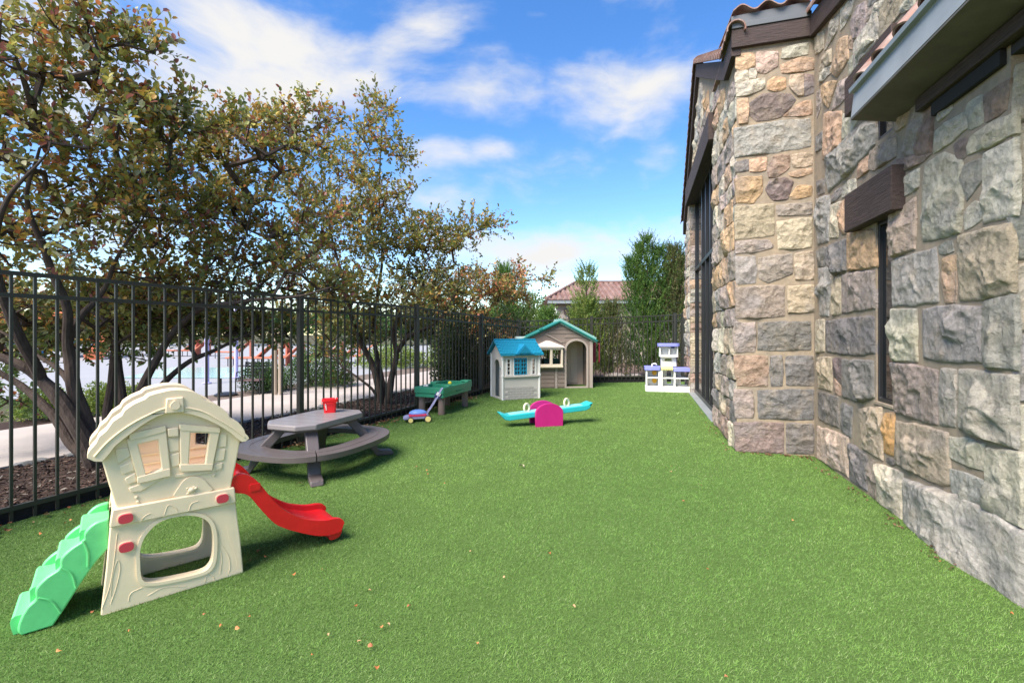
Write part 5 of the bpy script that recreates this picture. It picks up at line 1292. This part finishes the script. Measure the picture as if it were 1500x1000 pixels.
# side walls with door opening (left)
door = [(.17, .04), (.47, .04), (.47, .66)]+[(.32+.15*math.cos(a), .66+.13*math.sin(a)) for a in np.linspace(.2, math.pi-.2, 8)]+[(.17, .66)]
MB().prism([(.03, 0), (Dc-.03, 0), (Dc-.03, Hc), (Dc/2, 1.14), (.03, Hc)], 0, .03, [door], axis='x').build('side_wall', wg, ct)
MB().prism([(.03, 0), (Dc-.03, 0), (Dc-.03, Hc), (Dc/2, 1.14), (.03, Hc)], Wc-.03, Wc, [[(.2, .5), (.45, .5), (.45, .8), (.2, .8)]], axis='x').build('side_wall', wg, ct)
for x in (0, Wc): MB().tube([(x, 0, 0), (x, 0, Hc-.02)], .022, 10).lathe([(.032, .46), (.032, .50)], 10, Matrix.Translation((x, 0, 0))).lathe([(.030, .80), (.030, .83)], 10, Matrix.Translation((x, 0, 0))).build('corner_post', wt, ct)
for x in (0, Wc): MB().tube([(x, Dc, 0), (x, Dc, Hc-.02)], .02, 8).build('corner_post', wt, ct)
MB().box(.02, .78, -.035, .0, .445, .475).build('window_ledge', wg, ct, bevel=.004)
# moulded bricks at the base
bm_ = MB().box(-.062, .062, -.007, 0, .004, .046).mesh('moulded_brick', br_)
for r_ in range(5):
    for i in range(6):
        x = .03+.068+(i)*.128-(.064 if r_ % 2 else 0)
        if x < .085 or x > Wc-.08: continue
        o = link_mesh('moulded_brick', bm_, ct); o.location = (x, 0, .008+r_*.050)
        o.scale.x = .9
# blue shutters: two leaves with grid
for k in range(2):
    x0 = .245+.137*k
    hs_ = [[(x0+.016+.055*i, .505+.077*j), (x0+.016+.055*i+.04, .505+.077*j), (x0+.016+.055*i+.04, .505+.077*j+.056), (x0+.016+.055*i, .505+.077*j+.056)] for i in range(2) for j in range(4)]
    MB().prism([(x0, .495), (x0+.132, .495), (x0+.132, .825), (x0, .825)], -.016, .004, hs_).build('shutter', M_('shutter_plastic', (.012, .22, .36), .4), ct, bevel=.002)
MB().prism([(.225, .478), (.537, .478), (.537, .842), (.225, .842)], -.008, .002, [[(.24, .493), (.522, .493), (.522, .827), (.24, .827)]]).build('window_frame', wt, ct)
for x in (.127, .67):
    MB().prism([(x-.06, .485), (x+.06, .485), (x+.06, .82), (x-.06, .82)], -.008, .002, [[(x-.028, .50), (x+.028, .50), (x+.028, .80), (x-.028, .80)]]).build('window_frame', wt, ct)
    for z in (.575, .65, .725): MB().box(x-.028, x+.028, .0, .012, z, z+.01).build('glazing_bar', wt, ct)
# roof
hx0, hx1 = -.07, Wc+.06; ey = -.08; rz_ = 1.185; ez = .905
def roofslab(y0, z0, y1, z1):
    return MB().add([(hx0, y0, z0), (hx1, y0, z0), (hx1, y1, z1), (hx0, y1, z1), (hx0, y0, z0-.03), (hx1, y0, z0-.03), (hx1, y1, z1-.03), (hx0, y1, z1-.03)], [(0, 1, 2, 3), (7, 6, 5, 4), (0, 4, 5, 1), (1, 5, 6, 2), (2, 6, 7, 3), (3, 7, 4, 0)])
rs = roofslab(ey, ez, Dc/2, rz_).build('roof', rb, ct); roofslab(Dc+.08, ez, Dc/2+.001, rz_).build('roof', rb, ct)
sh_ = MB().box(-.029, .029, -.001, .046, -.002, .011).mesh('shingle', rb)
ang = math.atan2(rz_-ez, Dc/2-ey); slen = math.hypot(rz_-ez, Dc/2-ey)
rr = random.Random(5)
for r_ in range(9):
    for i in range(15):
        x = hx0+.035+i*.0625-(.031 if r_ % 2 else 0)
        if x < hx0+.03 or x > hx1-.03: continue
        s_ = .012+r_*.0485
        if s_ > slen-.05: continue
        o = link_mesh('shingle', sh_, rs); o.location = (x, ey+s_*math.cos(ang), ez+s_*math.sin(ang)+.001); o.rotation_euler = (ang-.06, 0, 0)
MB().tube([(hx0, Dc/2, rz_), (hx1, Dc/2, rz_)], .018, 8).build('ridge', rb, ct)
MB().add([(.24, ey-.02, ez-.0), (.62, ey-.02, ez-.0), (.43, ey-.02, 1.10), (.43, Dc/2-.06, 1.10), (.18, ey+.02, ez+.02), (.68, ey+.02, ez+.02)], [(0, 1, 2), (0, 2, 3, 4), (1, 5, 3, 2), (0, 4, 5, 1)]).build('dormer', M_('dormer_blue', (.012, .24, .42), .42), ct, smooth=False)
MB().add([(.30, ey-.023, ez+.02), (.56, ey-.023, ez+.02), (.43, ey-.023, 1.06)], [(0, 1, 2)]).prism([(.30, ez+.02), (.56, ez+.02), (.43, 1.065)], ey-.03, ey-.021).build('dormer_panel', sb, ct)
MB().ball((-.012, .10, .62), .012, 8, 6).build('door_knob', sb, ct)

# ------------------------------------------------------------------ large playhouse
E5 = Vector((1, .085)).normalized()
bh = thing('large_playhouse', 'large taupe playhouse with green roof edge, arched doorway and cream bay window', 'playhouse', (1.93-1.66*E5.x, 11.0-1.66*E5.y, 0), math.atan2(E5.y, E5.x))
tp = M_('taupe_plastic', (.255, .20, .17), .55, .3, var=.06); tpl = M_('light_taupe_plastic', (.38, .32, .28), .55, .3); tg = M_('teal_roof_plastic', (.015, .20, .175), .45); crm = M_('cream_white_plastic', (.66, .57, .44), .5); mar = M_('maroon_plastic', (.20, .012, .03), .45)
tpi = M_('lightened_inner_taupe', (.66, .47, .35), .6)  # wall taupe lightened to stand in for light missing indoors
Wb, Db, Hb = 1.66, .82, 1.20; pk = .86
dor = [(1.03, .04), (1.52, .04), (1.52, .92)]+[(1.275+.245*math.cos(a), .92+.21*math.sin(a)) for a in np.linspace(.15, math.pi-.15, 12)]+[(1.03, .92)]
fo = [(0, 0), (Wb, 0), (Wb, Hb-.03), (pk, 1.55), (0, Hb-.03)]
w1 = [(.30, .58), (.62, .58), (.62, .92), (.30, .92)]; w2 = [(.68, .58), (.88, .58), (.88, .92), (.68, .92)]
MB().prism(fo, 0, .04, [dor, w1, w2]).build('front_wall', tp, bh, bevel=.004)
MB().prism(fo, Db-.04, Db, [[(.55, .62), (.98, .62), (.98, 1.0), (.55, 1.0)]]).build('rear_wall', tpi, bh)
MB().prism([(.04, 0), (Db-.04, 0), (Db-.04, Hb), (.04, Hb)], 0, .04, axis='x').build('side_wall', tp, bh)
MB().prism([(.04, 0), (Db-.04, 0), (Db-.04, Hb), (.04, Hb)], Wb-.04, Wb, [[(.25, .6), (.6, .6), (.6, 1.0), (.25, 1.0)]], axis='x').build('side_wall', tp, bh)
# clapboards on the front
def boards(x0, x1, zs):
    for z in zs: MB().prism([(x0, z), (x1, z), (x1, z+.085), (x0, z+.085)], -.012, .001).build('clapboard', tp, bh, bevel=.006)
boards(.06, .74, [.03+.098*i for i in range(5)]); boards(.82, .99, [.03+.098*i for i in range(5)])
boards(.93, 1.00, [.56+.06*i for i in range(0)])
for i in range(8): MB().prism([(.925, .56+.075*i), (1.0, .56+.075*i), (1.0, .622+.075*i), (.925, .622+.075*i)], -.010, .001).build('moulded_block', tp, bh, bevel=.004)
for (a, c, z) in ((.5, 1.28, 1.30), (.62, 1.12, 1.395), (.98, 1.5, 1.205)): MB().prism([(a, z), (c, z), (c-.06, z+.07), (a+.06, z+.07)], -.010, .001).build('clapboard', tp, bh, bevel=.006)
MB().box(.755, .81, -.02, .0, .0, .56).build('moulded_post', tpl, bh, bevel=.004)
# small gable moulding over the bay
MB().bar((.52, -.012, 1.30), (.92, -.012, 1.09), .02, .035, (0, 1, 0)).build('moulded_rafter', tpl, bh, bevel=.003)
# door arch trim and corner post
ao = [(.985, .0), (1.565, .0), (1.565, .93)]+[(1.275+.29*math.cos(a), .93+.25*math.sin(a)) for a in np.linspace(.12, math.pi-.12, 14)]+[(.985, .93)]
MB().prism(ao, -.018, .002, [dor]).build('door_frame', tpl, bh, bevel=.005)
MB().box(1.60, 1.67, -.02, .03, 0, 1.17).build('corner_post', tpl, bh, bevel=.005)
# inner door leaf ajar against the back, kitchen shelf inside
MB().prism([(1.08, .05), (1.46, .05), (1.46, 1.12), (1.08, 1.12)], Db-.07, Db-.045).build('inner_door', M_('lightened_door_taupe', (.72, .55, .43), .6), bh, bevel=.004)  # door colour raised too, brightening the dim interior
for q in ((1.11, .62, 1.26, .95), (1.29, .62, 1.44, .95), (1.11, .15, 1.26, .55), (1.29, .15, 1.44, .55)): MB().prism([(q[0], q[1]), (q[2], q[1]), (q[2], q[3]), (q[0], q[3])], Db-.082, Db-.0702).build('door_panel', M_('lightened_door_taupe'), bh, bevel=.005)
MB().box(.55, 1.14, .42, .74, .56, .67).build('counter', M_('dark_teal_plastic', (.01, .07, .06), .5), bh, bevel=.01)
MB().box(.85, 1.10, .45, .74, .05, .559).build('cupboard', M_('cupboard_grey', (.42, .41, .40), .5), bh, bevel=.006)
# cream bay window
bay = MB().prism([(.24, .53), (.93, .53), (.93, .97), (.24, .97)], -.10, -.07, [w1, w2]).build('bay_window', crm, bh, bevel=.008)
MB().box(.24, .93, -.12, -.002, .50, .54).build('window_sill', crm, bay, bevel=.006)
MB().box(.90, .93, -.07, -.001, .54, .97).build('window_side', crm, bay); MB().box(.24, .27, -.07, -.001, .54, .97).build('window_side', crm, bay)
MB().add([(.20, -.13, .97), (.96, -.13, .97), (.96, 0, .985), (.20, 0, .985), (.52, -.06, 1.14), (.62, -.0, 1.14), (.20, -.13, 1.0), (.96, -.13, 1.0)], [(0, 1, 7, 6), (6, 7, 4), (7, 2, 5, 4), (6, 4, 5, 3), (1, 2, 7), (0, 6, 3), (0, 3, 2, 1)]).build('bay_roof', M_('bay_roof_cream', (.62, .56, .50), .5), bay, smooth=False)
# roof: green edged
def rf(x0, z0, x1, z1):
    vs = []
    for (x, z) in ((x0, z0), (x1, z1)):
        for y in (-.07, Db+.07): vs += [(x, y, z), (x, y, z-.05)]
    return MB().add(vs, [(0, 2, 6, 4), (1, 5, 7, 3), (0, 4, 5, 1), (2, 3, 7, 6), (0, 1, 3, 2), (4, 6, 7, 5)])
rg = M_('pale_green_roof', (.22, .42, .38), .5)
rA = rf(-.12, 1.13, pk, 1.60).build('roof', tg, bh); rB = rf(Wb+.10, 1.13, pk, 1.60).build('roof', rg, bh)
MB().bar((-.13, -.075, 1.125), (pk, -.075, 1.60), .035, .06, (0, 1, 0)).build('roof_edge', tg, bh, bevel=.006)
MB().bar((Wb+.11, -.075, 1.125), (pk, -.075, 1.60), .035, .06, (0, 1, 0)).build('roof_edge', tg, bh, bevel=.006)
MB().bar((.36, -.078, 1.385), (.44, -.078, 1.425), .05, .07, (0, 1, 0)).build('roof_clip', tg, bh, bevel=.006)
for yy in (.1, .35, .6, .85):
    MB().bar((Wb+.10, yy, 1.135), (pk, yy, 1.605), .16, .012, (0, 1, 0)).build('roof_shingle_row', rg, bh, bevel=.004)
# raised side dormer ledges seen past the rake ends
MB().box(Wb-.14, Wb+.13, .3, Db, 1.17, 1.25).build('side_eave', M_('pale_mint', (.50, .62, .58), .5), bh, bevel=.006)
MB().box(-.14, .16, .3, Db, 1.17, 1.23).build('side_eave', M_('pale_mint'), bh, bevel=.006)
# maroon shutter hinged open on the right side wall
MB().prism([(.60, -.0), (.60, .40), (.75, .46), (.75, -.02)], 0, .02, axis='x').build('shutter', mar, bh, bevel=.004).matrix_basis = Matrix.Translation((Wb+.03, -.62, .62)) @ Matrix.Rotation(R(-12), 4, 'Z')
MB().prism(rrect(-.0, .60, .16, 1.10, .02), 0, .02).build('shutter', mar, bh, bevel=.005).matrix_basis = Matrix.Translation((Wb+.005, .22, 0)) @ Matrix.Rotation(R(18), 4, 'Z')
MB().prism(rrect(0, .52, .10, .60, .02), 0, .25).build('window_box', tpl, bh, bevel=.005).matrix_basis = Matrix.Translation((Wb+.005, .22, 0))

# ------------------------------------------------------------------ seesaw
ss = thing('seesaw', 'turquoise toddler seesaw tilted to the left on a magenta base with two cream grips', 'seesaw', (.49, 6.64, 0), R(15))
turq = M_('turquoise_plastic', (.02, .38, .41), .32, .5, var=.05); mag = M_('magenta_plastic', (.42, .012, .15), .40, .4, var=.1, vscale=5); ivory = M_('ivory_plastic', (.66, .60, .44), .45)
half = [(-.20, 0), (.20, 0), (.205, .16)]+[(.205*math.cos(a), .19+.135*math.sin(a)) for a in np.linspace(.1, math.pi-.1, 16)]+[(-.205, .16)]
MB().prism(half, -.17, -.12).build('base_plate', mag, ss, bevel=.015, seg=3)
MB().prism(half, .12, .17).build('base_plate', mag, ss, bevel=.015, seg=3)
MB().prism(half, -.165, -.155, []).build('plate_face', mag, ss) if False else None
MB().tube([(0, -.12, .17), (0, .12, .17)], .045, 14).build('axle', mag, ss)
Mb = Matrix.Translation((0, 0, .20)) @ Matrix.Rotation(R(-4.6), 4, 'Y')
prof = [(-.70, .030), (-.66, .022), (-.60, -.01), (-.5, -.012), (.5, -.012), (.60, -.01), (.66, .012), (.70, .018), (.695, .005), (.64, -.065), (.58, -.085), (-.58, -.085), (-.64, -.065), (-.695, .005)]
prof = [(x, z+.03) for x, z in prof]
bo = MB().prism(prof, -.11, .11, M=Mb).build('beam', turq, ss, bevel=.014, seg=3)
MB().prism([(x, y) for x, y in rrect(-.56, -.085, .56, .085, .03)], .0185, .024, M=Mb, axis='z').build('seat_board', M_('pale_turquoise', (.22, .60, .62), .3, .5), ss, bevel=.003)
for x in (-.285, .33):
    Mg = Mb @ Matrix.Translation((x, 0, .075)) @ Matrix.Rotation(R(28), 4, 'Z')
    b = MB(); b.tube([(.0+.05*math.cos(a), 0, .058*math.sin(a)) for a in np.linspace(-math.pi*.5, math.pi*1.5, 25)], .0155, 8, M=Mg); b.build('grip', ivory, ss)

# ------------------------------------------------------------------ toy kitchen
E6 = Vector((.90, -.30)).normalized()
kt = thing('toy_kitchen', 'white toy kitchen with lavender tops and an overhead hood beside the stone pillar', 'toy kitchen', (3.03, 10.34, 0), R(-13))
lvp = M_('lavender_top_plastic', (.24, .26, .68), .4); whp = M_('white_kitchen_plastic', (.74, .74, .72), .4, .4); yel = M_('orange_yellow_plastic', (.80, .42, .02), .45); pyl = M_('pale_yellow_panel', (.70, .66, .28), .5)
W1 = .96
MB().prism(rrect(-.01, -.02, W1+.02, .34, .05), 0, .12, axis='z').build('base', whp, kt, bevel=.02, seg=3)
# column walls
def wallbox(x0, x1, y0, y1, z0, z1, nm='upright', m=whp): MB().box(x0, x1, y0, y1, z0, z1).build(nm, m, kt, bevel=.006)
wallbox(.00, .03, .0, .30, .12, .48); wallbox(.27, .36, .0, .30, .12, .48); wallbox(.60, .635, .0, .30, .12, .48); wallbox(W1-.03, W1, .0, .30, .12, .46)
wallbox(.03, .27, .26, .29, .12, .48, 'back_panel')
MB().prism([(.36, .12), (.60, .12), (.60, .50), (.36, .50)], .27, .30, [rrect(.47, .16, .57, .29, .01), rrect(.47, .33, .57, .46, .01)]).build('back_panel', whp, kt)
MB().prism([(.635, .12), (.93, .12), (.93, .46), (.635, .46)], .27, .30, [rrect(.78, .15, .91, .28, .02), rrect(.78, .33, .91, .44, .02)]).build('back_panel', whp, kt)
for x0, x1 in ((.03, .27), (.36, .60), (.635, .93)): wallbox(x0, x1, .01, .27, .295, .32, 'shelf')
for z in (.17, .35): MB().prism(rrect(.15, z, .25, z+.115, .045), .235, .262).build('oven_dial', yel, kt, bevel=.004)
MB().prism(rrect(-.03, -.03, .32, .33, .04), .485, .565, axis='z').build('counter', lvp, kt, bevel=.015, seg=3)
MB().prism(rrect(.59, -.03, W1+.03, .33, .04), .465, .545, axis='z').build('counter', lvp, kt, bevel=.015, seg=3)
MB().box(.325, .585, -.015, .30, .485, .555).build('stove_top', pyl, kt, bevel=.01)
for x in (.38, .43, .48, .53): MB().lathe([(.015, 0), (.012, .012)], 10, Matrix.Translation((x, -.016, .52)) @ Matrix.Rotation(R(90), 4, 'X')).build('stove_knob', pyl, kt)
MB().tube([(.14, .2, .56), (.15, .2, .61), (.20, .14, .625), (.235, .08, .61)], .016, 8).build('tap', whp, kt)
MB().prism([(.34, .56), (.68, .56), (.665, .80), (.335, .80)], .20, .30, [rrect(.42, .68, .58, .74, .02)]).build('hood_column', whp, kt, bevel=.008)
MB().prism([(.30, .78), (.70, .78), (.70, .83), (.30, .83)], .08, .30).build('hood_shelf', whp, kt, bevel=.008)
MB().prism([(.30, .83), (.70, .83), (.69, 1.02), (.31, 1.02)], .25, .30).build('hood_back', whp, kt, bevel=.006)
for x in (.30, .675, .50): MB().box(x, x+.025, .10, .25, .83, 1.02).build('hood_side', whp, kt, bevel=.005)
MB().prism(rrect(.26, .04, .74, .33, .10, 6), 1.02, 1.085, axis='z').build('hood_top', lvp, kt, bevel=.025, seg=4)
MB().box(.55, .62, .075, .10, .975, 1.02).build('dial', M_('navy_plastic'), kt, bevel=.004)

# ------------------------------------------------------------------ fallen leaves on the turf
lm = []
for k in range(5):
    rr = random.Random(60+k); n_ = 8; vs = [(0, 0, .006)]
    for i in range(n_):
        a = 2*math.pi*i/n_; r_ = .017*(1+.35*math.cos(a)+rr.uniform(-.15, .15)); vs.append((r_*math.cos(a)*1.2, r_*math.sin(a)*.8, .010*math.cos(2*a+k)+rr.uniform(0, .006)))
    b = MB().add(vs, [(0, 1+i, 1+(i+1) % n_) for i in range(n_)])
    lm.append(b)
cols_ = [(.45, .15, .05), (.52, .22, .08), (.36, .13, .06), (.50, .30, .15), (.58, .48, .32)]
lmm = [b.mesh('fallen_leaf', M_('dry_leaf_%s' % 'abcde'[i], cols_[i], .7, .3), True, 60) for i, b in enumerate(lm)]
spots = [(430, 847, 0), (472, 839, 1), (541, 870, 3), (365, 909, 0), (349, 927, 1), (324, 923, 0), (521, 893, 0), (481, 936, 3), (558, 925, 1), (569, 921, 3), (457, 966, 0), (552, 985, 0), (525, 947, 3), (544, 953, 2),
         (700, 948, 1), (805, 815, 0), (739, 850, 3), (1036, 838, 0), (984, 686, 0), (627, 697, 2), (1002, 738, 2), (983, 694, 3), (1377, 827, 0), (1162, 766, 1), (1482, 905, 0), (1027, 714, 2), (136, 902, 2), (190, 930, 0),
         (300, 905, 2), (378, 812, 2), (388, 820, 0), (367, 825, 2), (402, 722, 2), (610, 686, 2), (626, 692, 1), (1063, 1000, 2), (840, 893, 3), (652, 711, 2), (95, 770, 0), (104, 766, 1), (60, 786, 0), (85, 960, 1), (600, 893, 2), (690, 812, 3)]
rr = random.Random(9)
for (u, v, k) in spots:
    p = G(u, min(v, 998)); o = link_mesh('fallen_leaf', lmm[k]); o.location = (p.x, p.y, .022); o.rotation_euler = (rr.uniform(-.4, .4), rr.uniform(-.4, .4), rr.uniform(0, 6.28)); s_ = rr.uniform(.3, .55); o.scale = (s_, s_, s_)
    cn_ = ['orange', 'bright orange', 'rusty', 'tan and orange', 'pale tan'][k]
    marks = [((250, 880), 'in front of the slide house'), ((390, 815), 'beside the slide house corner'), ((600, 690), 'between the picnic table and the seesaw'), ((350, 920), 'on the near turf right of the slide house'), ((500, 900), 'below the end of the red slide'), ((550, 960), 'near the bottom edge left of centre'),
             ((720, 900), 'on the near turf in the middle'), ((1000, 720), 'right of centre before the stone pier'), ((1100, 800), 'on the near turf before the stone wall'), ((1400, 850), 'close to the foot of the stone wall'), ((90, 770), 'at the left by the fence foot'), ((150, 930), 'in front of the green steps')]
    wh = min(marks, key=lambda q: (q[0][0]-u)**2+(q[0][1]-v)**2)[1]
    tag(o, 'small %s fallen leaf %s' % (cn_, wh), 'leaf', 'fallen leaves scattered on the turf')
rr = random.Random(19)
for (u, v, lab) in [(440, 712, 'larger grey-tan dead leaf on the turf below the picnic table foot'), (468, 710, 'curled tan dead leaf on the turf right of the picnic table foot'), (765, 686, 'pale tan leaf on the turf in the middle of the yard')]:
    p = G(u, v); o = link_mesh('fallen_leaf', lmm[4]); o.location = (p.x, p.y, .024); o.rotation_euler = (.2, -.2, rr.uniform(0, 6)); o.scale = (1.4, 1.4, 1.4); tag(o, lab, 'leaf')
print('objects', len(bpy.data.objects), 'tris', sum(len(o.data.loop_triangles) or len(o.data.polygons) for o in bpy.data.objects if o.type == 'MESH'))
